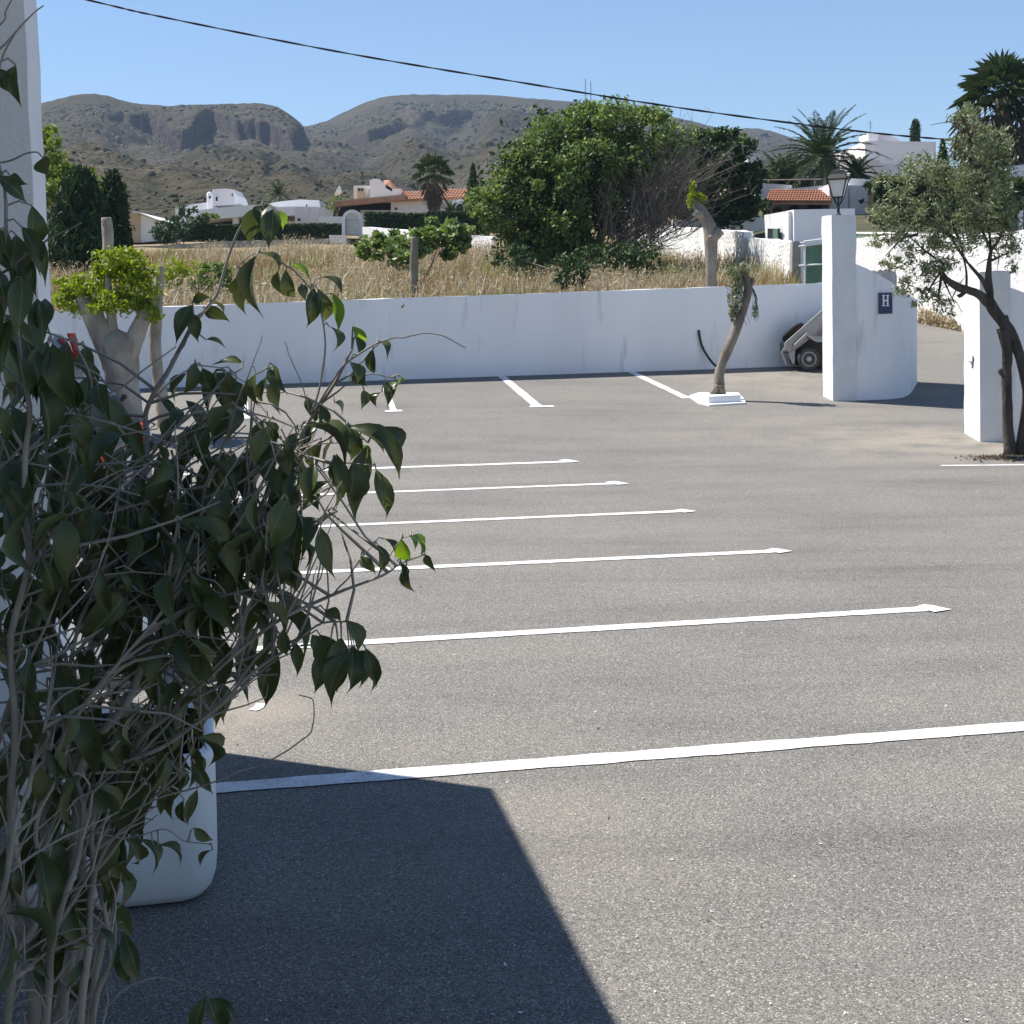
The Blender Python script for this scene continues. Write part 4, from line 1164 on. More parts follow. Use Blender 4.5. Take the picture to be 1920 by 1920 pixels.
# ================================================================== houses beyond the field
DX = np.array((0, 1.0, 0))
def block(name, poly, Y, depth, mat, parent, skew=0.0):
    """solid whose front outline is seen at poly (photo px) at distance Y, going back by depth"""
    P = [at(x, y, Y) for x, y in poly]
    if np.cross(P[1] - P[0], P[2] - P[1])[1] > 0: P = P[::-1]
    return MB().prism(P, (skew * depth, depth, 0)).build(name, mat, parent)
def rect(x0, y0, x1, y1, s=0.0): return [(x0, y1), (x1, y1 - s), (x1, y0 - s), (x0, y0)]
def opening(name, x0, y0, x1, y1, Y, mat, parent, frame=None, out=.04):
    f = block(name, rect(x0, y0, x1, y1), Y - out, .08, mat, parent)
    if frame is not None:
        u_ = 1.2
        m = MB()
        for r in (rect(x0 - u_, y0 - u_, x1 + u_, y0), rect(x0 - u_, y1, x1 + u_, y1 + u_), rect(x0 - u_, y0, x0, y1), rect(x1, y0, x1 + u_, y1)):
            m.prism([at(x, y, Y - out - .03) for x, y in r], (0, .1, 0))
        m.build('frame', frame, f)
    return f
def base_pt(px_, Y):
    c = at(px_, 400, Y); c[2] = ground_at(c[0], Y); return c

# --- flat roofed white house at the left
hA = thing('white_house', base_pt(480, 88), 'flat roofed white house with a rounded turret and a long curved parapet', 'house')
block('wall', [(329, 440), (392, 440), (392, 379), (366, 382), (329, 389)], 91, 5, MAT['house_white'], hA)
block('upper_room', [(398, 386), (437, 384), (437, 355), (425, 353.5), (398, 355)], 91.5, 3.2, MAT['house_pink'], hA)
block('stair_wall', [(437, 384), (450, 382), (447, 370), (437, 356)], 91.6, 3.0, MAT['house_white'], hA)
tur = MB(); c = at(394, 392, 90.6); u9 = 90.6 / F
tur.lathe([(5.6 * u9, -.5), (5.6 * u9, 26 * u9), (5.0 * u9, 29 * u9), (3.4 * u9, 31 * u9), (.8 * u9, 32 * u9)], c, k=14)
tt = tur.build('turret', MAT['house_white'], hA, smooth=False)
opening('turret_opening', 391.5, 367.5, 395, 372, 90.25, MAT['dark'], tt, out=0.12)
opening('window', 404, 369, 408.5, 377, 91.5, MAT['glass'], hA, MAT['house_white'])
opening('window', 434.5, 363, 436.5, 368, 91.5, MAT['dark'], hA)
block('curved_parapet', [(369, 412), (372, 413), (478, 404), (480, 384), (440, 386.5), (400, 390.5), (374, 394), (369, 398)], 88, 6, MAT['house_white'], hA)
block('porch_slab', [(480, 405), (520, 402), (520, 387), (480, 384.2)], 88.2, 6, MAT['house_white'], hA)
block('porch_shade', rect(360, 404, 525, 440), 91.2, .3, MAT['dark'], hA)  # near-black sheet painting the shade inside the porch
block('low_wall', rect(352, 423, 436, 440), 88.5, .3, MAT['house_white'], hA)
for x0, x1 in ((436, 447), (475, 479), (488, 496)):
    block('pillar', rect(x0, 403, x1, 440), 88.6, .35, MAT['house_white'], hA)
block('blue_door', rect(480.5, 408, 486, 440), 88.9, .1, MAT['navy'], hA)
block('slanting_awning', [(352, 412), (372, 404), (372, 398), (350, 408)], 88.4, 1.5, MAT['house_white'], hA)
block('rear_block', [(506, 412), (606, 410), (598, 375.5), (562, 374), (530, 377), (506, 381)], 92.5, 4, MAT['house_white'], hA)
block('right_wing', [(553, 440), (609, 440), (609, 389), (596, 388), (553, 387)], 88.2, 4.0, MAT['house_pink'], hA)
block('right_wing_side', [(515, 405), (553, 404), (553, 387), (515, 389)], 88.25, 4.0, MAT['house_white'], hA)
for x in (576, 596):
    block('downpipe', rect(x, 389, x + 1.2, 425), 88.12, .06, MAT['house_white'], hA)
MB().lathe([(.09, 0), (.09, .08)], at(561, 412, 88.1), axis=(0, -1, 0), k=10).build('wall_lamp', MAT['dark'], hA)
block('roof_post', rect(574, 383, 576, 388), 88.6, .1, MAT['dark'], hA)
block('garden_wall', rect(598, 406, 645, 440), 86, .3, MAT['house_white'], hA)

# --- house with the long terracotta eave
hB = thing('tiled_house', base_pt(750, 96), 'white house with a long terracotta tiled eave and stepped roof tower', 'house')
block('wall', [(733, 430), (880, 430), (880, 372), (800, 368), (733, 379)], 95, 6, MAT['house_white'], hB)
block('porch_shade', rect(624, 380, 735, 430), 97, .3, MAT['dark'], hB)  # dark panel whose colour stands for the porch's shade
block('porch_wall', rect(676, 394, 736, 430), 95.6, .3, MAT['house_white'], hB)
block('porch_post', rect(629, 388, 634, 430), 95.4, .3, MAT['tan'], hB)
def tile_field(root, p00, p10, p01, nrow, ncol, r, name='roof'):
    """sloping tiled roof: rows of half-round tiles; p00 eave left, p10 eave right, p01 ridge left"""
    p00, p10, p01 = (np.asarray(t, float) for t in (p00, p10, p01))
    a = (p10 - p00); b = (p01 - p00); nrm = np.cross(a, b); nrm /= np.linalg.norm(nrm)
    if nrm[2] < 0: nrm = -nrm
    deck = MB().prism([p00, p10, p10 + b, p01], -nrm * .08).build(name, MAT['tile'], root)
    ax = a / np.linalg.norm(a); tl = np.linalg.norm(b) / nrow
    k = 5; ang = np.linspace(0, math.pi, k); w = np.linalg.norm(a) / ncol * .5
    prof = [(-math.cos(t) * w * .92, math.sin(t) * r) for t in ang]
    bh = b / np.linalg.norm(b)
    V0 = []
    for s, (lift, sc) in ((0, (.03, 1.0)), (tl * 1.05, (.0, .85))):
        for x, z in prof: V0.append(ax * x * sc + bh * s + nrm * (z * sc + lift))
    V0 = np.array(V0)
    fc = [(j, j + 1, j + 1 + k, j + k) for j in range(k - 1)] + [tuple(range(k))[::-1]]
    me = None
    cnt = 0
    rest = MB()
    for i_ in range(nrow):
        for j_ in range(ncol):
            pos = p00 + a * ((j_ + .5) / ncol) + b * (i_ / nrow) + nrm * (.004 + .006 * rng.random())
            if cnt < 300:
                if me is None:
                    o = mesh('tile', V0 + pos, fc, MAT['tile'], deck, loc=pos); me = o.data
                else:
                    o = bpy.data.objects.new('tile', me); o.parent = deck; o.location = tuple(pos - wloc(deck)); link(o)
                cnt += 1
            else: rest.add(V0 + pos, fc)
    if rest.n: tag(rest.build('more_tiles', MAT['tile'], deck), kind='stuff')
    return deck
ev0, ev1 = at(626, 386, 94), at(760, 373, 94)
eb = MB().prism([at(626, 388, 94), at(760, 375, 94), at(760, 366.5, 94), at(626, 378, 94)], (0, .5, 0)).build('eave_band', MAT['tile'], hB)
MB().prism([at(626, 378, 94), at(760, 366.6, 94), at(760, 364.5, 94), at(626, 376, 94)], (0, 3.5, .1)).build('roof_edge', MAT['tan'], hB)
tile_field(hB, at(735, 377, 94.4), at(876, 371, 94.4), at(752, 361, 99), 5, 22, .09)
block('stair_tower', [(693, 372), (752, 368), (752, 354), (733, 353.5), (722, 346), (711, 335.5), (700, 335), (693, 338)], 97, 1.2, MAT['house_white'], hB)
rs_ = [at(719, 338.5, 97.2), at(730, 337.5, 97.2)]
MB().prism([at(723, 345, 97.0), at(735, 352.5, 97.0), at(744, 352.5, 98.2), at(731, 337.5, 98.2), at(719, 338, 98.0)][::-1], (0, .0, -.25)).build('stair_roof', MAT['tile'], hB)
block('roof_room', rect(663, 348, 692, 372), 97.5, 2.0, MAT['house_white'], hB)
ch = block('chimney', rect(670, 352, 682, 374), 96.8, .7, MAT['tan'], hB)
opening('chimney_slot', 671.5, 353.5, 675, 358, 96.8, MAT['dark'], ch); opening('chimney_slot', 677, 353.5, 680.5, 358, 96.8, MAT['dark'], ch)
block('chimney', rect(776, 358, 783, 372), 98, .7, MAT['house_white'], hB)
block('gable_wing', [(836, 430), (880, 430), (880, 398), (868, 372), (846, 376), (836, 384)], 93.5, 3, MAT['house_white'], hB)
opening('window', 740, 389, 745, 394, 95, MAT['glass'], hB, MAT['house_white'])
arch = MB(); 
for k in range(10):
    t0, t1 = math.pi * k / 10, math.pi * (k + 1) / 10
    cxa, cya = 862, 390
    q = [(cxa + 11 * math.cos(t0), cya - 11 * math.sin(t0)), (cxa + 11 * math.cos(t1), cya - 11 * math.sin(t1)), (cxa + 8 * math.cos(t1), cya - 8 * math.sin(t1)), (cxa + 8 * math.cos(t0), cya - 8 * math.sin(t0))]
    arch.prism([at(x, y, 93.3) for x, y in q][::-1], (0, .15, 0))
arch.build('arch_band', MAT['house_white'], hB)
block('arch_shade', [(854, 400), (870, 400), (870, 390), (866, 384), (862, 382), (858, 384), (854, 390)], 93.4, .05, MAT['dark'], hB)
# satellite dish beside it
dp = at(636, 372, 96)
ds = thing('satellite_dish', dp, 'white satellite dish beside the tiled house roof', 'satellite dish')
u9 = 96 / F
MB().tube([dp + np.array((0, 0, -.8)), dp, at(637, 364, 96)], .05, 6).build('mast', MAT['steel'], ds)
MB().lathe([(9.5 * u9, .10), (9.0 * u9, .02), (6 * u9, -.10), (2 * u9, -.18), (.01, -.2)], at(635, 359, 96), axis=(-.86, .1, .45), k=18).build('dish', MAT['house_white'], ds)

# --- arched gateway between the houses
gA = thing('gateway', base_pt(660, 79), 'white arched gateway with pale double gate between the two hedges', 'gateway')
ga = MB()
for k in range(14):
    t0, t1 = math.pi * k / 14, math.pi * (k + 1) / 14
    q = [(660 + 19 * math.cos(t0), 412 - 19 * math.sin(t0)), (660 + 19 * math.cos(t1), 412 - 19 * math.sin(t1)), (660 + 13 * math.cos(t1), 412 - 13 * math.sin(t1)), (660 + 13 * math.cos(t0), 412 - 13 * math.sin(t0))]
    ga.prism([at(x, y, 79) for x, y in q][::-1], (0, .6, 0))
ga.build('arch', MAT['house_white'], gA)
block('jamb', rect(641, 412, 647, 455), 79, .6, MAT['house_white'], gA); block('jamb', rect(673, 412, 679, 455), 79, .6, MAT['house_white'], gA)
block('tympanum', [(647, 412), (673, 412), (671, 404), (666, 400), (660, 399), (654, 400), (649, 404)], 79.2, .2, MAT['house_pink'], gA)
for x0, x1 in ((647.3, 659.7), (660.3, 672.7)):
    g_ = block('gate_leaf', rect(x0, 413, x1, 442), 79.25, .08, MAT['house_white'], gA)
    for y in (417, 424, 431, 438): block('gate_rail', rect(x0 + .5, y, x1 - .5, y + 1.2), 79.15, .08, MAT['house_pink'], g_)
block('gap', rect(648, 447, 682, 456), 78, 1.2, MAT['dark'], gA)  # near-black block painting the shaded gap below the gate

# --- low grey and white garden walls at the far edge of the field
free_wall('garden_wall', [(200, 74, 500, 463), (300, 75, 500, 460.5), (420, 76, 498, 452), (520, 77, 496, 450.5), (648, 78, 496, 446)], .3, MAT['conc'], 'low grey retaining wall along the far edge of the field below the long hedge')
free_wall('garden_wall', [(618, 77.5, 480, 440), (650, 77.6, 480, 441)], .3, MAT['house_white'], 'short white wall stub at the right end of the grey retaining wall')
free_wall('garden_wall', [(681, 77, 480, 425), (722, 75, 480, 428), (780, 72, 482, 433), (868, 68, 484, 441), (925, 66, 486, 443)], .3, MAT['house_white'], 'sloping white garden wall behind the fig bush')

# --- tan house at the far left
hT = thing('tan_house', base_pt(255, 84), 'small tan house with a white sloping roof behind the cypress', 'house')
block('wall', [(225, 455), (262, 455), (262, 404), (252, 398), (225, 402)], 84, 5, MAT['tan'], hT)
block('side_wall', [(262, 455), (292, 452), (292, 413), (262, 402)], 84.1, 5, MAT['house_white'], hT)
MB().prism([at(248, 398, 83.7), at(262, 401, 83.7), at(294, 413, 83.7), at(294, 411, 83.7), at(263, 398.5, 83.7), at(250, 396, 83.7)], (0, 5.5, 0)).build('roof', MAT['house_white'], hT)

# --- right: tile roofed house on the rise, blocks and booth
hC = thing('garden_house', base_pt(1520, 56), 'white house with a red tiled porch roof above the booth', 'house')
block('porch_wall', rect(1438, 374, 1560, 420), 56.8, .3, MAT['conc'], hC)
def arch_open(cx_, w, y0, y1, Y, par):
    q = [(cx_ + w * math.cos(math.pi * k / 8), y0 + w * .8 - w * .8 * math.sin(math.pi * k / 8)) for k in range(9)] + [(cx_ - w, y1), (cx_ + w, y1)]
    P = [at(x, y, Y) for x, y in q][::-1]
    return MB().prism(P, (0, .06, 0)).build('arch_opening', MAT['dark'], par)
arch_open(1490, 11, 385, 412, 56.7, hC); arch_open(1528, 16, 382, 412, 56.7, hC); arch_open(1458, 9, 388, 412, 56.7, hC)
tile_field(hC, at(1434, 379, 55.4), at(1558, 380, 55.4), at(1444, 357, 58.2), 6, 24, .07)
MB().prism([at(1434, 383, 55.5), at(1558, 384, 55.5), at(1558, 380.5, 55.5), at(1434, 379.5, 55.5)], (0, .12, 0)).build('eave_beam', MAT['tile'], hC)
block('parapet', [(1420, 372), (1485, 372), (1485, 347), (1420, 343)], 59, 3, MAT['house_pink'], hC)
block('sloped_parapet', [(1476, 372), (1560, 385), (1560, 346), (1476, 354)], 58.6, 3.5, MAT['house_white'], hC)
block('main_block', [(1555, 425), (1628, 425), (1628, 349), (1590, 347), (1555, 345)], 56.4, 4, MAT['house_pink'], hC)
block('blue_side', [(1592, 420), (1640, 420), (1640, 337), (1592, 334)], 57.6, 4, MAT['house_white'], hC)
MB().tube([at(1592, 349, 56.35), at(1592, 410, 56.35)], .025, 5).build('downpipe', MAT['conc'], hC)
wl = MB(); wl.lathe([(.02, 0), (.10, .05), (.12, .16), (.03, .24)], at(1615, 382, 56.2), k=8); wl.build('wall_lamp', MAT['iron'], hC)
rl = MB(); rl.tube([at(1420, 338, 58), at(1560, 336, 58)], .03, 5); rl.tube([at(1500, 345, 58), at(1500, 336, 58)], .03, 5); rl.tube([at(1545, 346, 58), at(1545, 336, 58)], .03, 5)
rl.build('roof_rail', MAT['steel_dark'], hC)
block('roof_slab', rect(1420, 339.5, 1600, 343.5), 61, 3, MAT['conc'], hC)

bo = thing('booth', base_pt(1520, 42), 'white meter booth with a flared side and a green framed window beside the stepped wall', 'booth')
b0_ = at(1489, 470, 41.0); b1_ = at(1603, 470, 41.0)
ztop = at(1489, 393, 41)[2]
lb0 = at(1440, 470, 43.4); lb1 = at(1433, 403, 43.4)
zlow = b0_[2] - 1.3
V = [(b0_[0], b0_[1], zlow), (b1_[0], b1_[1], zlow), (b1_[0], 44, zlow), (lb0[0], lb0[1], zlow),
     (b0_[0], b0_[1], ztop), (b1_[0], b1_[1], ztop), (b1_[0], 44, ztop), (lb1[0], lb1[1], ztop + .0)]
mesh('wall', V, [(3, 2, 1, 0), (4, 5, 6, 7), (0, 1, 5, 4), (1, 2, 6, 5), (2, 3, 7, 6), (3, 0, 4, 7)], MAT['house_white'], bo)
# openings on the sunlit left side
def side_pt(px_, py_, off=.0):
    a_, b_ = np.array(b0_), np.array(lb0)
    f = (1489 - px_) / (1489 - 1440.0)
    Y_ = b0_[1] + (lb0[1] - b0_[1]) * f
    p = at(px_, py_, Y_); n_ = np.array((-(lb0[1] - b0_[1]), (lb0[0] - b0_[0]), 0)); n_ /= np.linalg.norm(n_)
    if n_[0] > 0: n_ = -n_
    return p + n_ * off
def side_plate(name, q, off, th, mat, par):
    A_ = [side_pt(x, y, off) for x, y in q]; B_ = [side_pt(x, y, off + th) for x, y in q]; n = len(q)
    return mesh(name, A_ + B_, [tuple(range(n))[::-1], tuple(range(n, 2 * n))] + [(i, (i+1) % n, (i+1) % n + n, i + n) for i in range(n)], mat, par)
wn_ = side_plate('window', rect(1447, 428, 1469, 452), .10, .03, MAT['dark'], bo)
side_plate('shutter', rect(1458.5, 429, 1468, 451), .135, .02, MAT['green_paint'], wn_)
for q in (rect(1445.5, 426.5, 1470.5, 428.5), rect(1445.5, 451, 1470.5, 453)): side_plate('frame', q, .13, .03, MAT['house_white'], wn_)
side_plate('pilaster', rect(1481, 396, 1486, 455), .02, .10, MAT['house_white'], bo)

# --- pale house higher up
hD = thing('pale_house', base_pt(1690, 76), 'pale pink cubic house on the skyline with a small roof room and antenna', 'house')
block('wall', [(1622, 345), (1755, 345), (1755, 266), (1622, 264)], 76, 7, MAT['house_pink'], hD)
block('roof_room', rect(1628, 249, 1647, 266), 77, 2, MAT['house_white'], hD)
block('roof_room', [(1647, 266), (1690, 266), (1686, 261), (1662, 252), (1647, 250)], 77.2, 2, MAT['house_pink'], hD)
block('lower_block', rect(1600, 300, 1650, 380), 72, 4, MAT['house_pink'], hD)
block('terrace_wall', rect(1640, 308, 1775, 330), 74, 1, MAT['house_white'], hD)
block('small_parapet', rect(1738, 290, 1752, 300), 75.5, .5, MAT['house_white'], hD)
an = MB(); an.tube([at(1632, 250, 77), at(1632, 227, 77)], .02, 4)
for y, w in ((229, 5), (233, 4), (238, 3)): an.tube([at(1632 - w, y, 77), at(1632 + w, y, 77)], .012, 4)
an.build('antenna', MAT['steel'], hD)
hE = thing('roof_corner', base_pt(1415, 62), 'white roof corner showing between the dark tree and the palm', 'house')
block('wall', [(1402, 330), (1432, 330), (1426, 291), (1418, 292), (1402, 298)], 62, 4, MAT['house_white'], hE)
# pergola at the right edge
pg = thing('pergola', base_pt(1905, 49), 'white slatted pergola roof above the dark hedge at the right edge', 'pergola')
for k in range(7):
    MB().obox(at(1886, 338 - k * 3.6, 47.5 + k * .5), (2.6, 0, .12 + .02 * k), (0, .10, 0), (0, 0, .07)).build('slat', MAT['house_white'], pg)
MB().obox(at(1882, 352, 47.6), (.12, 0, 0), (0, 3.4, 0), (0, 0, .1)).build('beam', MAT['house_white'], pg)
for x, y in ((1888, 47.7), (1930, 47.7)): MB().tube([at(x, 460, y), at(x, 345, y)], .07, 6).build('post', MAT['house_white'], pg)
MB().tube([at(1913, 440, 46.0), at(1913, 395, 46.0)], .09, 8).build('pipe', MAT['house_white'], pg)

# --- green side gate and post at the end of the stepped wall
po = thing('stone_post', at(1493, 530, 37.6), 'weathered grey stone gate post at the end of the stepped wall', 'post')
q = [at(1484, 540, 37.4), at(1503, 540, 37.4)]
MB().prism([at(1484.5, 545, 37.4), at(1501.5, 545, 37.4), at(1501, 455, 37.4), at(1497, 452, 37.4), at(1486, 452.5, 37.4)], (0, .35, 0)).build('stone', MAT['conc'], po)
gg = thing('green_gate', at(1525, 530, 37.0), 'green sheet gate in a white tube frame beside the tall pillar', 'gate')
block('sheet', [(1511, 545), (1560, 545), (1560, 454), (1511, 462)], 37.1, .03, MAT['green_paint'], gg)
fr = MB()
for a_, b_ in (((1498, 462), (1560, 453.5)), ((1509, 545), (1509, 462)), ((1506, 453), (1560, 446)), ((1498, 498), (1560, 494))): fr.tube([at(*a_, 37.0), at(*b_, 37.0)], .024, 6)
fr.build('frame', MAT['house_white'], gg)
gr = thing('railing', at(1650, 450, 43), 'white and green tube railing above the road wall behind the olive tree', 'railing')
MB().tube([at(1606, 437, 45.5), at(1720, 437, 40)], .03, 6).build('top_rail', MAT['house_white'], gr)
MB().tube([at(1606, 445, 45.5), at(1720, 445, 40)], .03, 6).build('lower_rail', MAT['green_paint'], gr)
for k in range(6):
    f = k / 5; Yk = 45.5 - 5.5 * f
    MB().tube([at(1606 + 114 * f, 456, Yk), at(1606 + 114 * f, 437, Yk)], .025, 5).build('baluster', MAT['green_paint'], gr)
# masts on the mountain top
for x, yt, yb_, lab in ((1097.5, 148, 200, 'taller thin radio mast on the mountain ridge'), (1107.5, 152, 198, 'shorter thin radio mast on the mountain ridge beside the tree top')):
    Ym = 1120
    c = at(x, yb_, Ym)
    t = thing('radio_mast', c, lab, 'mast')
    top = at(x, yt, Ym); w = .38
    m = MB()
    for k in range(3):
        a = k * 2.094; o_ = np.array((math.cos(a) * w, math.sin(a) * w, 0)); m.tube([c + o_ * 1.6, top + o_ * .5], .13, 4)
    m.build('legs', MAT['steel_dark'], t)
    m = MB()
    for k in range(9):
        p = c + (top - c) * (k / 9); p2 = c + (top - c) * ((k + 1) / 9)
        m.tube([p + np.array((-w, 0, 0)), p2 + np.array((w, 0, 0))], .07, 3); m.tube([p + np.array((w, 0, 0)), p2 + np.array((-w, 0, 0))], .07, 3)
    m.build('bracing', MAT['steel_dark'], t)

# ================================================================== near things
# --- white building whose porch roof throws the big shadow
bl = thing('building', (-2.4, 7.0, 0), 'white rendered building corner rising out of view at the left edge', 'building')
C0 = np.array((-2.33, 7.09)); ea = np.array((.186, -.982)); eb_ = np.array((-.982, -.186))
def plan_box(name, o, la, lb, z0, z1, mat, parent=bl):
    o3 = np.array((o[0], o[1], z0))
    return MB().obox(o3, np.append(ea * la, 0), np.append(eb_ * lb, 0), (0, 0, z1 - z0)).build(name, mat, parent)
ROOF = 3.76
n_ = 30
# end wall, its right edge battered slightly as in the photo
c_top = at(68, 0, 7.09); c_bot = at(98, 600, 7.09)
def edge_x(z): return c_bot[0] + (z - c_bot[2]) * (c_top[0] - c_bot[0]) / (c_top[2] - c_bot[2])
V, fcs = [], []
zs = np.linspace(-.05, ROOF - .103, n_)
for z in zs:
    w = .006 * float(fbm(np.array([z * 3.0]), np.array([1.5]), oct=3, seed=44)[0])
    p = np.array((edge_x(z) + w, 7.09))
    for q in (p, p + eb_ * 6, p + eb_ * 6 + ea * .46, p + ea * .46): V.append((q[0], q[1], z))
for j in range(n_ - 1):
    for i_ in range(4): fcs.append((j*4+i_, j*4+(i_+1) % 4, (j+1)*4+(i_+1) % 4, (j+1)*4+i_))
fcs.append((3, 2, 1, 0)); fcs.append(tuple((n_-1)*4 + k for k in range(4)))
mesh('end_wall', V, fcs, MAT['column_render'], bl)
plan_box('porch_roof', (edge_x(ROOF), 7.09), 12.5, 6.0, ROOF - .10, ROOF, MAT['stucco_smooth'])
plan_box('added_sky_block', np.array((edge_x(ROOF), 7.09)) + eb_ * 2.6 + ea * 1.5, 11.0, 3.4, ROOF + .003, ROOF + 2.9, MAT['stucco_smooth'])  # unseen mass added to keep skylight off the shaded ground
plan_box('added_light_stop', C0 + eb_ * 3.0 + ea * .47, 11.5, .3, 0, ROOF - .255, MAT['stucco'])  # unseen wall added to stop light leaking in under the roof

# --- planter pots
def planter(name, cx, cy, w, d, h, label, cat='planter', rz=0.0, soil=.12):
    t = thing(name, (cx, cy, 0), label, cat)
    def ringpts(sx, sy, r, z):
        P = []
        for q, (ox, oy) in enumerate(((1, 1), (-1, 1), (-1, -1), (1, -1))):
            for k in range(7):
                a = q * math.pi / 2 + k * math.pi / 12
                x = ox * (sx - r) + r * math.cos(a); y = oy * (sy - r) + r * math.sin(a)
                P.append((cx + x * math.cos(rz) - y * math.sin(rz), cy + x * math.sin(rz) + y * math.cos(rz), z))
        return P
    prof = [(.80, .0), (.86, .008), (.93, .04), (.975, .09), (.995, .16), (1.0, .3), (1.0, h - .03), (.995, h - .008), (.98, h), (.90, h), (.885, h - .012)]
    V = []
    for s, z in prof: V += ringpts(w / 2 * s, d / 2 * s, .17 * s * min(w, d), z + .004)
    R_ = 28; f = [(j*R_+i, j*R_+(i+1) % R_, (j+1)*R_+(i+1) % R_, (j+1)*R_+i) for j in range(len(prof)-1) for i in range(R_)]
    f.append(tuple(range(R_))[::-1])
    mesh('pot_body', V, f, MAT['pot'], t, smooth=True)
    VL = []
    for s, z in ((.884, h - .010), (.872, h - .02), (.86, h - soil)): VL += ringpts(w / 2 * s, d / 2 * s, .17 * s * min(w, d), z + .004)
    mesh('liner', VL, [(j*R_+i, j*R_+(i+1) % R_, (j+1)*R_+(i+1) % R_, (j+1)*R_+i) for j in range(2) for i in range(R_)], MAT['dark'], t)
    V2 = ringpts(w / 2 * .882, d / 2 * .882, .15 * min(w, d), h - soil + .02)
    nn = len(V2); V2.append((cx, cy, h - soil + .05))
    mesh('soil', V2, [(i, (i+1) % nn, nn) for i in range(nn)], MAT['soil'], t)
    return t
pb = gnd(325, 1690)
planter('planter', -1.485, 5.235, .70, .74, .54, 'white rounded square planter pot on the asphalt behind the shrub stems', rz=.21, soil=.22)
planter('planter', -2.42, 8.35, .62, .62, .55, 'second white planter pot in the sun beyond the building corner, glimpsed between the stems', rz=.1)
planter('planter', -.80, 1.98, .62, .62, .60, 'white planter pot holding the large shrub, below the picture edge', rz=.1, soil=.06)

# --- pollarded tree at the left
pt0 = gnd(232, 815)
pY = pt0[1]
pt = thing('pollarded_tree', pt0, 'thick pale pollarded trunk with a low crown of yellow green leaves before the back wall', 'tree')
def limb(pts, rad, k=10, n=16, Y=pY, seed=1):
    P = px_path(pts, Y, n); rr = np.interp(np.linspace(0, 1, n), np.linspace(0, 1, len(rad)), rad) * Y / F
    V, f = tube(P, rr, k)
    q = fbm(V[:, 0] * 5, V[:, 2] * 3.0, V[:, 1] * 5, oct=3, seed=seed)
    cen = np.repeat(P, k, axis=0); q2 = fbm(V[:, 0] * 16, V[:, 2] * 7.0, V[:, 1] * 16, oct=3, seed=seed + 5); V = cen + (V - cen) * (1 + .14 * q + .07 * q2)[:, None]
    return V, f
mb = MB()
mb.add(*limb([(236, 822), (231, 770), (228, 720), (224, 675), (219, 645), (216, 628), (214, 616)], [44, 36, 31, 32, 32, 22, 5], 14, 30, seed=2))
mb.add(*limb([(212, 690), (197, 640), (180, 606), (164, 575), (150, 556)], [20, 23, 22, 18, 11], 12, 14, seed=3))
mb.add(*limb([(236, 690), (251, 640), (266, 600), (277, 576), (284, 562)], [18, 19, 15, 12, 10], 12, 14, seed=4))
mb.add(*limb([(214, 640), (210, 600), (205, 560), (202, 520)], [10, 9, 8, 5], 10, 12, seed=5))
mb.build('trunk', MAT['bark_pale'], pt, smooth=True)
kn = MB(); 
for (x, y, r) in ((280, 566, 8.5), (233, 744, 5), (228, 749, 4)):
    p = at(x, y, pY - .28 if y > 700 else pY - .06); kn.lathe([(r * pY / F, -.02), (r * .9 * pY / F, .02), (.005, .035)], p, axis=(.1, -1, .1), k=9)
kn.build('knot', MAT['bark_dark'], pt)
crown(pt, [E(200, 530, pY, 56, 40, .55), E(150, 560, pY, 40, 26, .4), E(250, 545, pY, 44, 40, .5), E(280, 580, pY, 22, 22, .3), E(215, 500, pY, 36, 24, .4), E(118, 556, pY, 20, 20, .25), E(265, 505, pY, 26, 22, .35), E(205, 570, pY - .2, 60, 22, .3), E(212, 488, pY, 48, 24, .4), E(238, 482, pY, 26, 18, .3), E(138, 536, pY, 30, 22, .3)],
      9500, .058, MAT['lf_yellow'], aspect=.55, sub=18, spread=.42, up=(0, -.2, .6))
p20 = gnd(306, 800)
p2 = thing('pollarded_tree', p20, 'slim pale bare trunk leaning beside the thick pollarded tree', 'tree')
mb = MB(); mb.add(*limb([(308, 812), (304, 750), (296, 700), (291, 650), (292, 595), (298, 540), (301, 498)], [15, 13, 12, 12, 12, 9, 8], 10, 22, Y=p20[1], seed=6)); mb.build('trunk', MAT['bark_pale'], p2, smooth=True)

# --- cut stumps and posts in the field
def stump(name, pts, Y, r, label, mat, leaves=None, cat='tree stump', seed=9, cut=True):
    c = at(pts[0][0], pts[0][1], Y); c[2] = ground_at(c[0], Y)
    t = thing(name, c, label, cat)
    V, f = limb(pts, r, 10, 18, Y=Y, seed=seed)
    MB().add(V, f).build('trunk', mat, t, smooth=True)
    return t
st = stump('pruned_tree', [(1333, 560), (1333, 500), (1334, 460), (1331, 430), (1320, 405), (1309, 388), (1300, 374)], 29.7, [11, 11, 12.5, 13, 12, 9, 6], 'grey pruned trunk with a few yellow leaves at its top behind the back wall', MAT['bark_mid'], seed=10, cat='tree')
s2 = MB(); s2.add(*limb([(1334, 450), (1345, 438), (1352, 432)], [11, 9, 8], 9, 6, Y=29.6, seed=12)); s2.add(*limb([(1318, 402), (1310, 402), (1302, 397)], [8, 8, 7], 9, 6, Y=29.5, seed=13)); s2.build('limb_stub', MAT['bark_mid'], st, smooth=True)
crown(st, [E(1298, 358, 29.7, 8, 16, .12), E(1310, 372, 29.7, 12, 10, .14), E(1294, 378, 29.6, 7, 16, .1), E(1318, 372, 29.7, 7, 6, .1)], 340, .085, MAT['lf_yellow'], name='leaves', aspect=.5, sub=12)
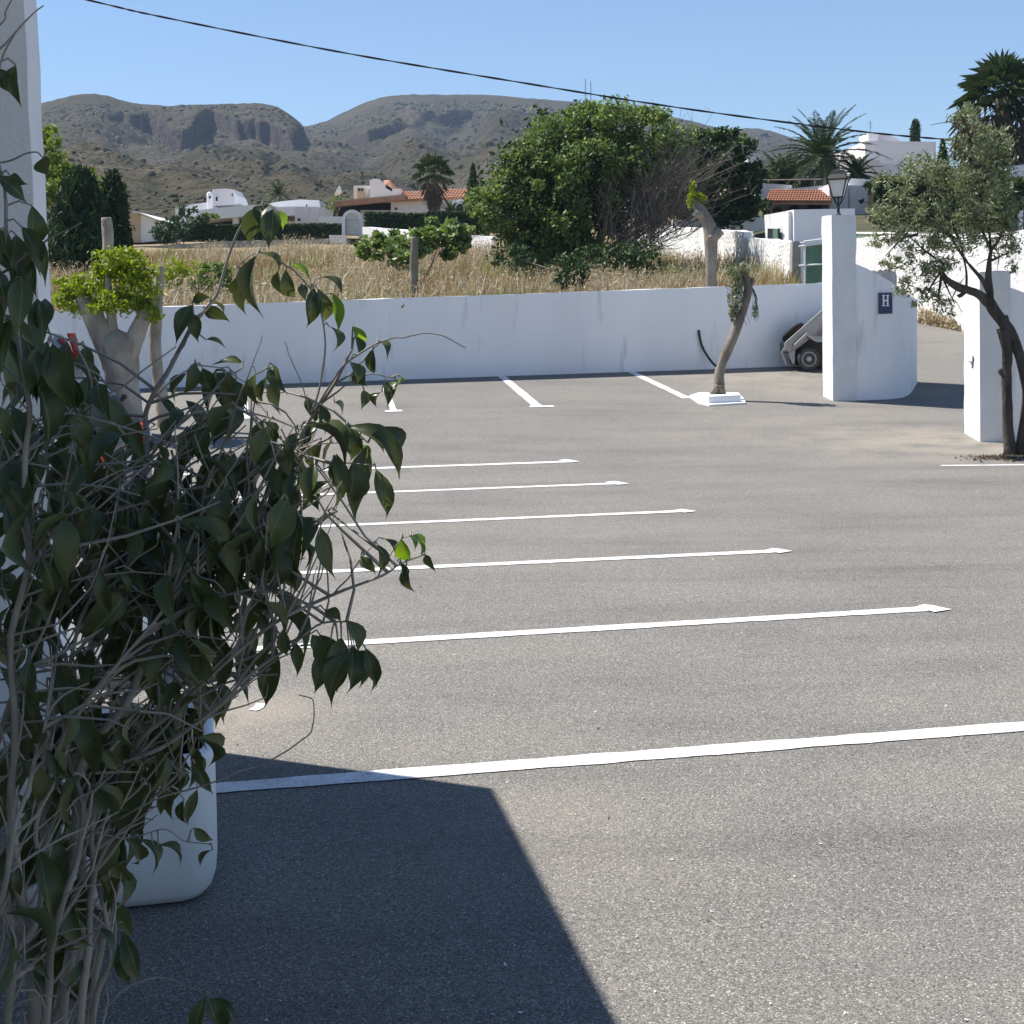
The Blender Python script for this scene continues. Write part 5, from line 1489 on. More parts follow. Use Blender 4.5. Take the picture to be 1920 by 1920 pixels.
stump('wooden_post', [(775, 560), (776, 510), (777, 470), (778, 444)], 30.5, [8.5, 8, 7.5, 7], 'weathered grey wooden post standing in the dry grass before the fig bush', MAT['bark'], seed=14, cat='post')
stump('tree_stump', [(204, 520), (203, 470), (201, 430), (199, 408)], 33, [13, 12, 11, 9], 'broken grey stump top against the dark cypress at left', MAT['bark_pale'], seed=15)

# --- little olive stump in its white planter
py0 = gnd(1345, 752)
oY = py0[1]
pl_ = thing('kerb_planter', py0, 'low white painted block planter holding the leaning olive stump', 'planter')
fl = [gnd(1292, 745), gnd(1311, 758), gnd(1330, 762), gnd(1398, 758), gnd(1396, 752), gnd(1384, 739), gnd(1310, 739)]
mesh('painted_apron', [p + np.array((0, 0, .03)) for p in fl] + [p - np.array((0, 0, .05)) for p in fl],
     [tuple(range(7)), tuple(range(13, 6, -1))] + [(i, i + 7, (i + 1) % 7 + 7, (i + 1) % 7) for i in range(7)], MAT['stucco_smooth'], pl_)
A_, B_ = gnd(1329, 759.5), gnd(1389, 756.5)
zt = at(1329, 743.5, A_[1])[2]
bb = MB(); back = np.array((-.10, .42, 0))
bb.prism([A_ - (0, 0, .03), B_ - (0, 0, .03), (B_[0], B_[1], zt + .005), (A_[0], A_[1], zt)], back)
blk = bb.build('block', MAT['stucco_smooth'], pl_)
wedge = [gnd(1297, 744.5), gnd(1329, 759)]
ot = thing('olive_stump', at(1345, 740, oY + .15), 'leaning lopped olive trunk with a grey green leaf tuft in the low white planter', 'tree')
OY = oY + .15
mb = MB()
mb.add(*limb([(1346, 743), (1347, 722), (1349, 700), (1359, 668), (1374, 635), (1386, 603), (1396, 575), (1402, 548), (1401, 530), (1396, 512), (1390, 493)], [14, 10.5, 9.5, 9, 9, 8.5, 8, 8, 8, 6, 3.5], 10, 34, Y=OY, seed=17))
mb.add(*limb([(1401, 545), (1410, 530), (1412, 521)], [6, 4.5, 4], 8, 6, Y=OY, seed=18))
mb.add(*limb([(1395, 535), (1385, 517), (1376, 507)], [6, 4.5, 3], 8, 6, Y=OY, seed=19))
mb.add(*limb([(1334, 740), (1340, 732), (1346, 722)], [6, 6, 5], 8, 5, Y=OY - .1, seed=20))
mb.add(*limb([(1357, 740), (1352, 730), (1350, 722)], [6, 6, 5], 8, 5, Y=OY - .1, seed=22))
mb.build('trunk', MAT['bark'], ot, smooth=True)
tw = MB()
for k in range(46):
    x0, y0 = 1385 + rng.normal() * 7, 525 + rng.random() * 50
    a = rng.uniform(-2.2, -.6) if k < 30 else rng.uniform(-1.9, -.9)
    L_ = rng.uniform(14, 38)
    x1, y1 = x0 + L_ * .8 * math.cos(a + .8) - 12, y0 + (L_ if k % 3 else -L_ * .7)
    Yk = OY + rng.normal() * .12
    stick(tw, [(x0, y0, OY), ((x0 + x1) / 2 - 3, (y0 + y1) / 2, Yk), (x1, y1, Yk)], OY, .006, .002, 5, 3)
for k in range(12):
    x1 = 1414 + rng.normal() * 6; stick(tw, [(1408, 535, OY), (1416 + rng.normal() * 3, 560, OY), (x1, 585 + rng.random() * 18, OY + .05)], OY, .005, .002, 5, 3)
tag(tw.build('twigs', MAT['bark_dark'], ot), kind='stuff')
crown(ot, [E(1377, 560, OY, 12, 36, .14), E(1384, 540, OY - .1, 10, 20, .12), E(1378, 590, OY, 10, 16, .1), E(1383, 512, OY, 18, 14, .15), E(1395, 505, OY, 10, 12, .1), E(1417, 585, OY, 5, 14, .06), E(1369, 508, OY, 10, 8, .1)],
      2000, .058, MAT['lf_olive'], aspect=.3, droop=.8, sub=20, spread=.5)

# --- garden hose at the foot of the wall
hY = lambda x: 27.37 / (1 - .277 * (x - PX) / F)
hz = thing('garden_hose', gnd(1318, 688), 'dark green garden hose rising from the wall and coiled on the ground', 'hose')
m = MB()
P = [at(1310, 619, hY(1310) - .03), at(1312, 632, hY(1312) - .04), at(1316, 648, hY(1316) - .06), at(1324, 664, hY(1324) - .1), at(1334, 678, hY(1334) - .22), at(1342, 686, hY(1342) - .4)]
m.tube(smooth_path(P, 26), .024, 6); m.build('hose_end', MAT['hose'], hz)
m = MB()
c = gnd(1320, 689)
pts = []
for k in range(80):
    a = k * .34; r = .30 + .07 * math.sin(k * .7)
    x, y = c[0] + r * 1.05 * math.cos(a), c[1] + r * .55 * math.sin(a)
    pts.append((x, y, float(G(x, y)) + .03 + .001 * k))
m.tube(pts, .022, 5); m.build('coil', MAT['hose'], hz)

# --- tipped box trailer behind the pillar
tY = 27.3
tc = gnd(1518, 696); tY = tc[1]
uT = tY / F
tl = thing('tipping_trailer', tc, 'small galvanised trailer with its bed tipped up behind the gate pillar', 'trailer')
def tp(x, y, off=0.0): return at(x, y, tY + off)
W_ = .95
def slab_px(name, q, y0, y1, mat, par=tl):
    P = [tp(x, y, y0) for x, y in q]; 
    return MB().prism(P, (0, y1 - y0, 0)).build(name, mat, par)
bed = [(1474, 645), (1542, 584), (1575, 556), (1577, 586), (1543, 614), (1481, 662), (1475, 657)]
slab_px('bed_side', bed[::-1], .0, .035, MAT['steel'])
slab_px('bed_side', bed[::-1], W_, W_ + .035, MAT['steel'])
slab_px('bed_floor', [(1481, 663), (1577, 588), (1577, 584), (1481, 659)], .036, W_ - .001, MAT['steel_dark'])
slab_px('tailboard', [(1473, 659), (1477, 661), (1477, 643), (1473, 644)], .036, W_ - .001, MAT['steel_dark'])
slab_px('rim', [(1473, 645.5), (1542, 584.5), (1575, 557), (1575, 554), (1542, 581), (1473, 642)], -.02, .045, MAT['steel'])
slab_px('rim', [(1481, 664), (1577, 589), (1577, 586), (1481, 661)], -.02, .0345, MAT['steel'])
slab_px('tail_frame', [(1465, 662), (1473, 684), (1476, 683.5), (1467.5, 660), (1473, 652), (1471, 651)][::-1], .0, .04, MAT['steel'])
slab_px('tail_frame', [(1471, 659), (1481, 684), (1484, 683), (1474, 658)][::-1], .30, .34, MAT['steel'])
slab_px('rear_panel', [(1478, 663), (1486, 682), (1490, 682), (1491, 655), (1488, 656)], -.03, -.005, MAT['steel'])
slab_px('mudguard', [(1491, 651), (1510, 634), (1512, 629), (1530, 641), (1562, 641), (1562, 636.5), (1532, 636), (1514, 624), (1508, 629), (1490, 646)][::-1], -.14, .20, MAT['steel'])
slab_px('inner_panel', [(1520, 628), (1562, 634), (1562, 598), (1543, 612)], .04, .07, MAT['steel_dark'])
slab_px('underbed_shade', [(1490, 684), (1575, 692), (1575, 642), (1532, 642), (1512, 632), (1491, 652)], .24, .80, MAT['dark'])  # dark slab standing in for the shade under the bed
wy = -.12
for k, off in enumerate((-.10, W_ + .02)):
    c_ = tp(1516, 673, off)
    ty = MB().lathe([(.14, -.06), (.195, -.055), (.215, -.03), (.215, .03), (.195, .055), (.14, .06)], c_, axis=(0, -1, 0), k=24).build('wheel', MAT['rubber'], tl, smooth=False)
    MB().lathe([(.145, -.03), (.145, .062), (.128, .066), (.115, .045), (.05, .04), (.048, .062), (.02, .066)], c_, axis=(0, -1, 0), k=20).build('rim', MAT['steel'], ty)
    hm = MB()
    for j in range(5):
        a = j * 1.2566; hm.lathe([(.014, .041), (.012, .05)], c_ + np.array((.085 * math.cos(a), 0, .085 * math.sin(a))), axis=(0, -1, 0), k=6)
    hm.build('wheel_nuts', MAT['steel_dark'], ty)
sp = thing('spare_tyre', tp(1486, 630, .2), 'black tyre lying tilted on the tipped trailer bed', 'tyre')
ax_ = (-.58, .30, .76)
MB().lathe([(.12, -.06), (.21, -.075), (.255, -.04), (.255, .04), (.21, .075), (.12, .06)], tp(1488, 624, .34), axis=ax_, k=26).build('tread', MAT['soil'], sp)

# --- olive tree at the right edge
o0 = gnd(1902, 852); oY2 = o0[1]
ol = thing('olive_tree', o0, 'twin trunked olive tree with a wide silvery crown at the right edge', 'tree')
mb = MB()
lim = lambda pts, rad, n=20, s=30: mb.add(*limb(pts, rad, 10, n, Y=oY2, seed=s))
lim([(1894, 852), (1890, 800), (1888, 750), (1887, 705), (1888, 670), (1886, 640), (1880, 615)], [12, 10, 9.5, 9, 10, 11, 11], 26, 30)
lim([(1914, 856), (1922, 800), (1926, 740), (1918, 690), (1902, 640), (1884, 608), (1862, 578), (1853, 560)], [13, 11, 9, 9, 10, 12, 12, 10], 30, 31)
lim([(1856, 570), (1835, 552), (1815, 544), (1796, 538), (1775, 524), (1766, 510), (1770, 492)], [9, 8, 8, 7, 5.5, 4, 3], 22, 32)
lim([(1855, 566), (1856, 545), (1853, 520), (1855, 490), (1858, 470)], [8, 7, 6, 4.5, 3], 16, 33)
lim([(1853, 545), (1842, 525), (1825, 505), (1812, 490)], [5, 4, 3, 2], 12, 34)
lim([(1812, 542), (1812, 510), (1806, 480), (1800, 450)], [2.5, 2.2, 1.8, 1.2], 10, 35)
lim([(1812, 545), (1800, 555), (1797, 552)], [4.5, 4, 3.5], 6, 36)
lim([(1890, 620), (1888, 600), (1885, 592)], [5, 4.5, 4], 6, 37)
lim([(1887, 706), (1878, 700), (1874, 692)], [5, 4.5, 4], 6, 38)
lim([(1896, 650), (1902, 640), (1899, 628)], [5, 5, 4], 6, 39)
mb.build('trunk', MAT['bark_dark'], ol, smooth=True)
br = MB()
def sub(x0, y0, x1, y1, r=.022):
    Yk = oY2 + rng.normal() * .3
    P = stick(br, [(x0, y0, oY2), ((x0 + x1) / 2 + rng.normal() * 8, (y0 + y1) / 2 + rng.normal() * 5, (oY2 + Yk) / 2), (x1, y1, Yk)], oY2, r, .005, 8, 5)
    for j in range(6):
        i0 = rng.integers(2, 7); d = rng.normal(size=3) * np.array((.14, .14, .12))
        br.tube([P[i0], P[i0] + d * .5 + (0, 0, .03), P[i0] + d], [.008, .006, .003], 4)
for x0, y0, x1, y1 in ((1770, 495, 1700, 440), (1770, 500, 1720, 520), (1768, 505, 1735, 560), (1800, 455, 1700, 380), (1800, 455, 1740, 340), (1858, 470, 1840, 380), (1858, 470, 1890, 400), (1858, 470, 1800, 320),
                       (1840, 380, 1820, 270), (1840, 380, 1870, 300), (1820, 270, 1800, 215), (1740, 340, 1690, 310), (1700, 380, 1650, 400), (1855, 490, 1895, 470), (1812, 490, 1770, 420), (1766, 510, 1760, 575), (1720, 440, 1660, 480),
                       (1890, 400, 1900, 440), (1790, 300, 1800, 230), (1766, 515, 1790, 570)): sub(x0, y0, x1, y1)
br.build('branches', MAT['bark_dark'], ol)
oc = [E(1812, 225, oY2, 30, 28, .3), E(1822, 262, oY2, 40, 34, .4), E(1862, 262, oY2, 34, 36, .4), E(1845, 310, oY2, 52, 40, .5), E(1725, 320, oY2, 50, 34, .45), E(1690, 345, oY2, 40, 28, .4), E(1780, 345, oY2, 55, 38, .5),
      E(1650, 400, oY2, 40, 26, .4), E(1700, 395, oY2, 52, 38, .5), E(1765, 400, oY2, 55, 42, .5), E(1830, 375, oY2, 55, 44, .55), E(1885, 345, oY2, 36, 44, .5), E(1660, 440, oY2, 34, 24, .35), E(1720, 452, oY2, 48, 30, .45),
      E(1790, 450, oY2, 52, 34, .5), E(1850, 430, oY2, 48, 38, .5), E(1890, 460, oY2, 26, 26, .35), E(1670, 490, oY2, 26, 16, .25), E(1722, 505, oY2, 34, 24, .35), E(1770, 495, oY2, 28, 22, .3), E(1700, 540, oY2, 28, 20, .25),
      E(1742, 552, oY2, 28, 18, .25), E(1768, 572, oY2, 20, 14, .2), E(1715, 570, oY2, 12, 8, .15), E(1784, 590, oY2, 8, 6, .1), E(1900, 500, oY2, 12, 12, .2), E(1640, 345, oY2, 12, 10, .15), E(1895, 400, oY2, 30, 40, .5)]
crown(ol, oc, 17500, .058, MAT['lf_olive'], aspect=.30, droop=.15, sub=17, spread=.36, shell=.45)

# --- dry weeds and stones under the road wall
ws = MB()
wv, wf = [], []
pts = []
for k in range(900):
    x = rng.uniform(1722, 1812); f = (x - 1722) / 90
    Yk = 38.4 - 2.3 * f - .45 * rng.random()
    p = at(x, 600, Yk); p[2] = G(p[0], p[1]) + rng.random() ** 2 * (.42 - .22 * f)
    pts.append(p)
V, f = leaf_cloud(np.array(pts), .2, .25, -.5)
tag(mesh('dry_weeds', V, f, MAT['straw']), 'dry straw coloured weeds at the foot of the whitewashed road wall', None, None, 'stuff')
for k, (x, y, r, lb) in enumerate(((1790, 604, .20, 'largest tan stone at the foot of the road wall'), (1778, 606, .14, 'small tan stone left of the largest one under the road wall'), (1801, 601, .12, 'small grey stone right of the largest one under the road wall'), (1752, 604, .13, 'tan stone half hidden in the dry weeds'))):
    c_ = gnd(x, y + 3)
    V, f = [], []
    for j in range(6):
        for i_ in range(9):
            a, b_ = i_ / 9 * 2 * math.pi, (j / 5 - .5) * math.pi
            q = np.array((math.cos(a) * math.cos(b_) * 1.5, math.sin(a) * math.cos(b_), math.sin(b_) * .65)); q *= r * (1 + .25 * float(vnoise(np.array([q[0] * 1.5 + k]), np.array([q[1] * 1.5]), np.array([q[2] * 2]), seed=50 + k)[0]))
            V.append(c_ + q + (0, 0, r * .3))
    f = [(j*9+i_, j*9+(i_+1) % 9, (j+1)*9+(i_+1) % 9, (j+1)*9+i_) for j in range(5) for i_ in range(9)]
    tag(mesh('stone', V, f, MAT['tan'], loc=c_), lb, 'stone', 'stones under the road wall')
# leaf litter round the olive foot
pts = []
for k in range(700):
    p = gnd(1880 + rng.normal() * 32, 860 + abs(rng.normal()) * 4 - 4); pts.append(p + (0, 0, .012))
V, f = leaf_cloud(np.array(pts), .045, .5, 0, up=(0, 0, 3))
tag(mesh('leaf_litter', V, f, MAT['lf_dead']), 'dry leaf litter on the ground around the olive trunk', None, None, 'stuff')

# --- small litter on the asphalt: pale chips and dry leaf bits
pts = []
for k in range(110):
    y = 3.2 + 16 * rng.random() ** 1.6; x = rng.uniform(-.32, .34) * y
    pts.append((x, y, float(G(x, y)) + .005))
V, f = leaf_cloud(np.array(pts), .013, .6, 0, up=(0, 0, 4))
tag(mesh('grit', V, f, MAT['lf_dead']), 'scattered grit and dry leaf bits on the asphalt', None, None, 'stuff')
pts = []
for k in range(150):
    y = 3.4 + 9 * rng.random() ** 1.4; x = rng.uniform(-.30, .34) * y
    pts.append((x, y, float(G(x, y)) + .006))
V, f = leaf_cloud(np.array(pts), .012, .7, 0, up=(0, 0, 4))
tag(mesh('pale_grit', V, f, MAT['paint']), 'tiny pale chips scattered on the asphalt', None, None, 'stuff')

# --- power cable across the sky
cp = [(-900, -250), (-300, -110), (165, 0), (310, 33), (640, 98), (960, 152), (1280, 203), (1600, 245), (1780, 262), (1920, 272), (2300, 290)]
cab = MB()
P = smooth_path([at(x, y, 34 + (x - 165) * .0006) for x, y in cp], 150)
ph = np.linspace(0, 150 * 1.1, 150)
for s in (0, math.pi):
    off = np.stack([0 * ph, np.cos(ph * .8 + s) * .0125, np.sin(ph * .8 + s) * .0125], -1)
    cab.tube(P + off, .0135, 6)
o = cab.build('power_cable', MAT['cable']); me = o.data; me.transform(Matrix.Translation(-Vector(P[75]))); o.location = tuple(P[75])
tag(o, 'black twisted power cable sagging across the sky', 'cable')

# --- cars in the far left bays, mostly hidden by the shrub
def car(rear_px, Y, paint, label, h=1.45, L=3.9, Wd=1.65, tall=False, yaw=0.0, lampz=(.75, 1.05)):
    """hatchback seen from its rear right quarter; rear faces +X"""
    r0 = at(rear_px, 700, Y)
    g = float(G(r0[0] - L / 2, Y + Wd / 2))
    ox, oy = r0[0], Y
    t = thing('parked_car', (ox - L / 2, oy + Wd / 2, g), label, 'car', 'cars parked in the left bays')
    prof = [(0, .35), (.02, .62), (.03, .86), (.10, h - .52), (.30, h - .12), (.55, h), (1.7, h), (2.15, h - .06), (2.9, h - .50), (3.65, h - .58), (L - .03, .72), (L, .40), (L - .25, .24), (.25, .24)]
    n = len(prof)
    def inset(z): return .0 if z < h - .6 else .16 * (z - (h - .6)) / .6
    V = []
    for sd_ in (0, 1):
        for x, z in prof:
            ins = inset(z)
            V.append((ox - x, oy + (ins if sd_ == 0 else Wd - ins), g + z))
    f = [(i, (i + 1) % n, (i + 1) % n + n, i + n) for i in range(n)]
    f += [tuple(range(n))[::-1], tuple(range(n, 2 * n))]
    body = mesh('body', V, f, paint, t)
    md = body.modifiers.new('soft_edges', 'BEVEL'); md.width = .05; md.segments = 2; md.limit_method = 'ANGLE'; md.angle_limit = R(18)
    def side_poly(name, q, mat):
        for sd_ in (0, 1):
            A_ = []
            for x, z in q:
                ins = inset(z); y = oy + (ins - .012 if sd_ == 0 else Wd - ins + .012)
                A_.append((ox - x, y, g + z))
            B_ = [(a_[0], a_[1] + (.03 if sd_ == 0 else -.03), a_[2]) for a_ in A_]
            MB().prism(A_, np.array(B_[0]) - np.array(A_[0])).build(name, mat, t)
    side_poly('side_window', [(.42, h - .50), (1.15, h - .50), (1.15, h - .12), (.62, h - .12)], MAT['glass'])
    side_poly('side_window', [(1.22, h - .50), (2.55, h - .50), (2.05, h - .14), (1.22, h - .12)], MAT['glass'])
    rw = [(.085, h - .50), (.29, h - .16)]
    P = [(ox - rw[0][0] + .012, oy + .18, g + rw[0][1]), (ox - rw[0][0] + .012, oy + Wd - .18, g + rw[0][1]), (ox - rw[1][0] + .02, oy + Wd - .27, g + rw[1][1]), (ox - rw[1][0] + .02, oy + .27, g + rw[1][1])]
    MB().prism(P, (-.02, 0, -.0)).build('rear_window', MAT['glass'], t)
    for sd_ in (0, 1):
        y0 = oy + (.05 if sd_ == 0 else Wd - .23)
        z0, z1 = lampz
        lam = MB().obox((ox - .06, y0 - (.07 if sd_ == 0 else 0), g + z0), (.075 - .03 * (z1 > 1.1), 0, 0), (0, .25, 0), (-.03 if z1 < 1.1 else -.15, 0, z1 - z0)).build('tail_lamp', MAT['red_lamp'], t)
        MB().obox((ox - .055, y0 - (.075 if sd_ == 0 else -.005), g + z0 + (z1 - z0) * .4), (.078 - .03 * (z1 > 1.1), 0, 0), (0, .25, 0), (-.01, 0, (z1 - z0) * .22)).build('reversing_lens', MAT['white_enamel'], lam)
        MB().obox((ox + .005, y0, g + .42), (.012, 0, 0), (0, .16, 0), (0, 0, .06)).build('reflector', MAT['red_lamp'], t)
    MB().obox((ox - .02, oy + .06, g + .34), (.05, 0, 0), (0, Wd - .12, 0), (0, 0, .2)).build('bumper', paint, t)
    MB().obox((ox + .0, oy + Wd / 2 - .26, g + .62), (.012, 0, 0), (0, .52, 0), (0, 0, .11)).build('number_plate', MAT['white_enamel'], t)
    for x in (.72, L - .72):
        for sd_ in (0, 1):
            y = oy + (.08 if sd_ == 0 else Wd - .08); s = -1 if sd_ == 0 else 1
            zz = float(G(ox - x, y))
            wh = MB().lathe([(.17, -.09), (.27, -.09), (.30, -.05), (.30, .07), (.27, .10), (.17, .10)], (ox - x, y, zz + .30), axis=(0, s, 0), k=20).build('wheel', MAT['rubber'], t)
            MB().lathe([(.19, 0), (.19, .105), (.17, .108), (.06, .09), (.02, .10)], (ox - x, y, zz + .30), axis=(0, s, 0), k=16).build('rim', MAT['steel'], wh)
    return t
MAT['car_white'] = M('white_car_paint', (.72, .73, .75), rough=.25, spec=.5)
MAT['car_navy'] = M('dark_blue_car_paint', (.03, .045, .09), rough=.25, spec=.5)
MAT['car_silver'] = M('silver_car_paint', (.26, .27, .28), rough=.35, spec=.4, metal=.3)
car(96, 19.2, MAT['car_silver'], 'silver hatchback with tall red tail lamps in the far left bay, mostly hidden by leaves', h=1.62, lampz=(1.0, 1.5))
car(190, 13.2, MAT['car_navy'], 'dark blue hatchback nearest the building in the left bays, hidden behind the shrub', h=1.42, lampz=(.72, .95))

# ================================================================== the big-leaved shrub in the left foreground
sb = thing('shrub', (-.80, 1.98, .56), 'large dark shrub with drooping pointed leaves and many grey twigs filling the left foreground', 'shrub')
rs = np.random.default_rng(77)
SD = 2.0
stems_px = [   # (points (px, py, distance)), start radius px, end radius px
    ([(60, 2350, 1.98), (64, 1925, 1.95), (66, 1806, 1.95), (106, 1720, 1.95), (131, 1630, 1.95), (138, 1548, 1.95), (149, 1452, 1.95), (184, 1375, 1.95), (241, 1304, 1.95), (292, 1207, 1.97), (375, 1144, 2.0), (421, 1065, 2.02), (479, 961, 2.05), (517, 890, 2.07), (583, 782, 2.1), (625, 723, 2.1), (660, 655, 2.1)], 15, 2.6),
    ([(70, 1830, 1.95), (40, 1750, 1.92), (0, 1690, 1.9), (-60, 1560, 1.88)], 14, 7),
    ([(149, 1452, 1.95), (152, 1340, 2.0), (165, 1240, 2.05), (195, 1120, 2.08), (242, 1015, 2.1), (262, 930, 2.12), (271, 869, 2.12), (275, 786, 2.15), (290, 735, 2.15), (320, 680, 2.16), (360, 610, 2.18), (380, 580, 2.2), (410, 540, 2.2), (427, 485, 2.2), (445, 435, 2.2), (470, 397, 2.2), (495, 388, 2.2)], 10, 1.8),
    ([(110, 2350, 2.1), (160, 1925, 2.1), (185, 1780, 2.1), (196, 1700, 2.12), (190, 1600, 2.14), (210, 1500, 2.16), (240, 1440, 2.17), (333, 1315, 2.18), (417, 1260, 2.2), (490, 1225, 2.2), (560, 1200, 2.2)], 12, 2.4),
    ([(100, 2350, 2.05), (118, 1925, 2.05), (130, 1820, 2.05), (148, 1720, 2.05), (150, 1640, 2.03), (170, 1560, 2.02), (250, 1400, 2.0), (330, 1330, 1.98), (430, 1235, 1.96), (512, 1169, 1.95), (625, 1115, 1.95), (708, 1082, 1.95), (750, 1057, 1.95), (795, 1040, 1.95)], 10, 1.6),
    ([(20, 2350, 1.9), (10, 1900, 1.85), (40, 1830, 1.85), (66, 1806, 1.9)], 9, 8),
    ([(-60, 930, 1.9), (0, 890, 1.92), (83, 836, 1.95), (183, 752, 2.0), (240, 715, 2.02), (330, 650, 2.05)], 5, 1.5),
    ([(120, 2350, 1.95), (150, 1925, 1.95), (165, 1780, 1.95), (178, 1650, 1.96), (172, 1560, 1.97), (190, 1460, 2.0), (215, 1380, 2.02)], 10, 4),
    ([(60, 2350, 1.9), (85, 1925, 1.9), (95, 1800, 1.9), (118, 1690, 1.9), (145, 1600, 1.92), (150, 1500, 1.94), (128, 1400, 1.95), (120, 1300, 1.96), (140, 1200, 1.97), (180, 1100, 1.98), (210, 1010, 2.0), (225, 900, 2.0)], 9, 2.5),
    ([(130, 2350, 2.0), (175, 1925, 2.0), (204, 1800, 2.0), (200, 1730, 2.0), (184, 1640, 2.0), (180, 1560, 2.0)], 8, 4),
    ([(-40, 1890, 1.85), (20, 1800, 1.86), (60, 1740, 1.88), (80, 1650, 1.9), (70, 1560, 1.9), (95, 1440, 1.9), (150, 1330, 1.9), (230, 1230, 1.9), (300, 1150, 1.92), (350, 1060, 1.94)], 8, 2.2),
    ([(-30, 1760, 1.8), (15, 1640, 1.8), (30, 1540, 1.8), (70, 1420, 1.82), (90, 1330, 1.84)], 7, 3),
    ([(90, 1925, 2.1), (120, 1870, 2.1), (150, 1800, 2.1), (160, 1720, 2.1)], 9, 6),
    ([(42, 1173, 2.0), (120, 1150, 2.0), (187, 1132, 2.02), (292, 1110, 2.05), (340, 1085, 2.05)], 4, 1.5),
    ([(40, 1700, 1.85), (20, 1500, 1.85), (30, 1350, 1.85), (20, 1200, 1.85), (50, 1050, 1.85), (40, 900, 1.85), (60, 780, 1.85), (30, 640, 1.85), (20, 500, 1.85), (10, 380, 1.85), (-10, 250, 1.85), (0, 120, 1.85), (30, 60, 1.85)], 9, 1.6),
    ([(90, 1680, 2.0), (80, 1500, 2.0), (100, 1300, 2.0), (90, 1100, 2.0), (130, 950, 2.0), (160, 850, 2.0), (170, 720, 2.0), (140, 640, 2.0)], 8, 1.8),
    ([(-40, 1500, 2.1), (20, 1320, 2.1), (80, 1180, 2.1), (110, 1000, 2.1), (90, 850, 2.1), (110, 700, 2.1), (85, 600, 2.1)], 8, 1.8),
    ([(292, 1207, 1.97), (310, 1100, 2.0), (370, 980, 2.0), (400, 880, 2.0), (430, 800, 2.0), (460, 720, 2.0), (500, 690, 2.02)], 5, 1.6),
    ([(271, 869, 2.12), (330, 800, 2.1), (380, 760, 2.1), (420, 710, 2.1), (455, 690, 2.1)], 4, 1.6),
    ([(421, 1065, 2.02), (450, 1000, 2.0), (465, 900, 2.0), (470, 800, 2.0), (480, 740, 2.0)], 5, 1.5),
    ([(170, 1560, 2.02), (200, 1450, 2.0), (300, 1400, 1.98), (400, 1330, 1.98), (470, 1260, 1.98), (540, 1215, 2.0), (600, 1170, 2.0), (650, 1165, 2.0)], 6, 1.7),
    ([(-30, 545, 1.85), (0, 513, 1.85), (67, 470, 1.85), (110, 440, 1.85), (153, 417, 1.85)], 3.5, 1.3),
    ([(-30, 310, 1.9), (20, 300, 1.9), (60, 287, 1.9), (84, 297, 1.9)], 2.2, 1.3),
    ([(-20, 110, 1.9), (20, 70, 1.9), (60, 30, 1.9), (82, 10, 1.9)], 2.6, 1.2),
    ([(-10, 60, 1.9), (15, 20, 1.9), (28, -10, 1.9)], 2.0, 1.2),
    ([(583, 782, 2.1), (640, 690, 2.08), (690, 655, 2.05), (723, 642, 2.05), (757, 628, 2.05), (787, 623, 2.05), (830, 631, 2.05), (873, 652, 2.05)], 2.6, 1.0),
    ([(625, 723, 2.1), (670, 690, 2.1), (700, 655, 2.1), (715, 640, 2.1)], 2.4, 1.3),
    ([(600, 760, 2.1), (650, 720, 2.1), (690, 705, 2.1), (735, 708, 2.1)], 2.2, 1.1),
    ([(583, 782, 2.1), (600, 720, 2.1), (610, 650, 2.1), (600, 580, 2.1), (570, 520, 2.1), (530, 490, 2.1), (480, 475, 2.1), (440, 500, 2.1)], 2.8, 1.1),
    ([(517, 890, 2.07), (580, 840, 2.05), (620, 820, 2.04), (655, 798, 2.03), (690, 830, 2.03)], 3.0, 1.4),
    ([(540, 900, 2.05), (600, 880, 2.03), (640, 872, 2.02), (700, 872, 2.0)], 2.4, 1.1),
    ([(215, 1540, 1.96), (300, 1495, 1.92), (380, 1475, 1.9), (420, 1462, 1.9), (483, 1432, 1.9), (545, 1395, 1.9), (588, 1367, 1.9), (591, 1330, 1.9), (586, 1312, 1.9), (560, 1303, 1.9)], 2.0, 1.0),
    ([(185, 1905, 1.9), (225, 1862, 1.9), (262, 1843, 1.9), (310, 1837, 1.9), (350, 1845, 1.9), (386, 1866, 1.9)], 1.9, 1.1),
    ([(165, 1560, 1.95), (215, 1568, 1.95), (260, 1570, 1.95), (310, 1558, 1.95), (345, 1574, 1.95), (392, 1583, 1.95)], 1.8, 1.0),
    ([(190, 1600, 2.14), (280, 1500, 2.1), (330, 1470, 2.1), (365, 1432, 2.1)], 3.0, 1.2),
    ([(625, 1115, 1.95), (670, 1060, 1.95), (700, 1022, 1.95)], 1.8, 1.0), ([(708, 1082, 1.95), (745, 1020, 1.95), (770, 1005, 1.95)], 1.5, .9),
    ([(560, 1140, 1.95), (610, 1060, 1.95), (600, 990, 1.95)], 1.8, 1.0), ([(320, 680, 2.16), (355, 625, 2.16), (362, 580, 2.16)], 2, 1.1),
    ([(360, 610, 2.18), (385, 585, 2.18), (420, 552, 2.18)], 1.6, 1.0), ([(583, 782, 2.1), (560, 700, 2.1), (540, 660, 2.1), (533, 640, 2.1)], 1.5, .8), ([(460, 720, 2.0), (490, 640, 2.0), (492, 630, 2.0)], 1.4, .8),
    ([(330, 1330, 1.98), (380, 1250, 2.0), (440, 1180, 2.0), (500, 1080, 2.0), (560, 960, 2.02)], 3, 1.3),
]
SP = []            # all stem sample points (world), for attaching leaves
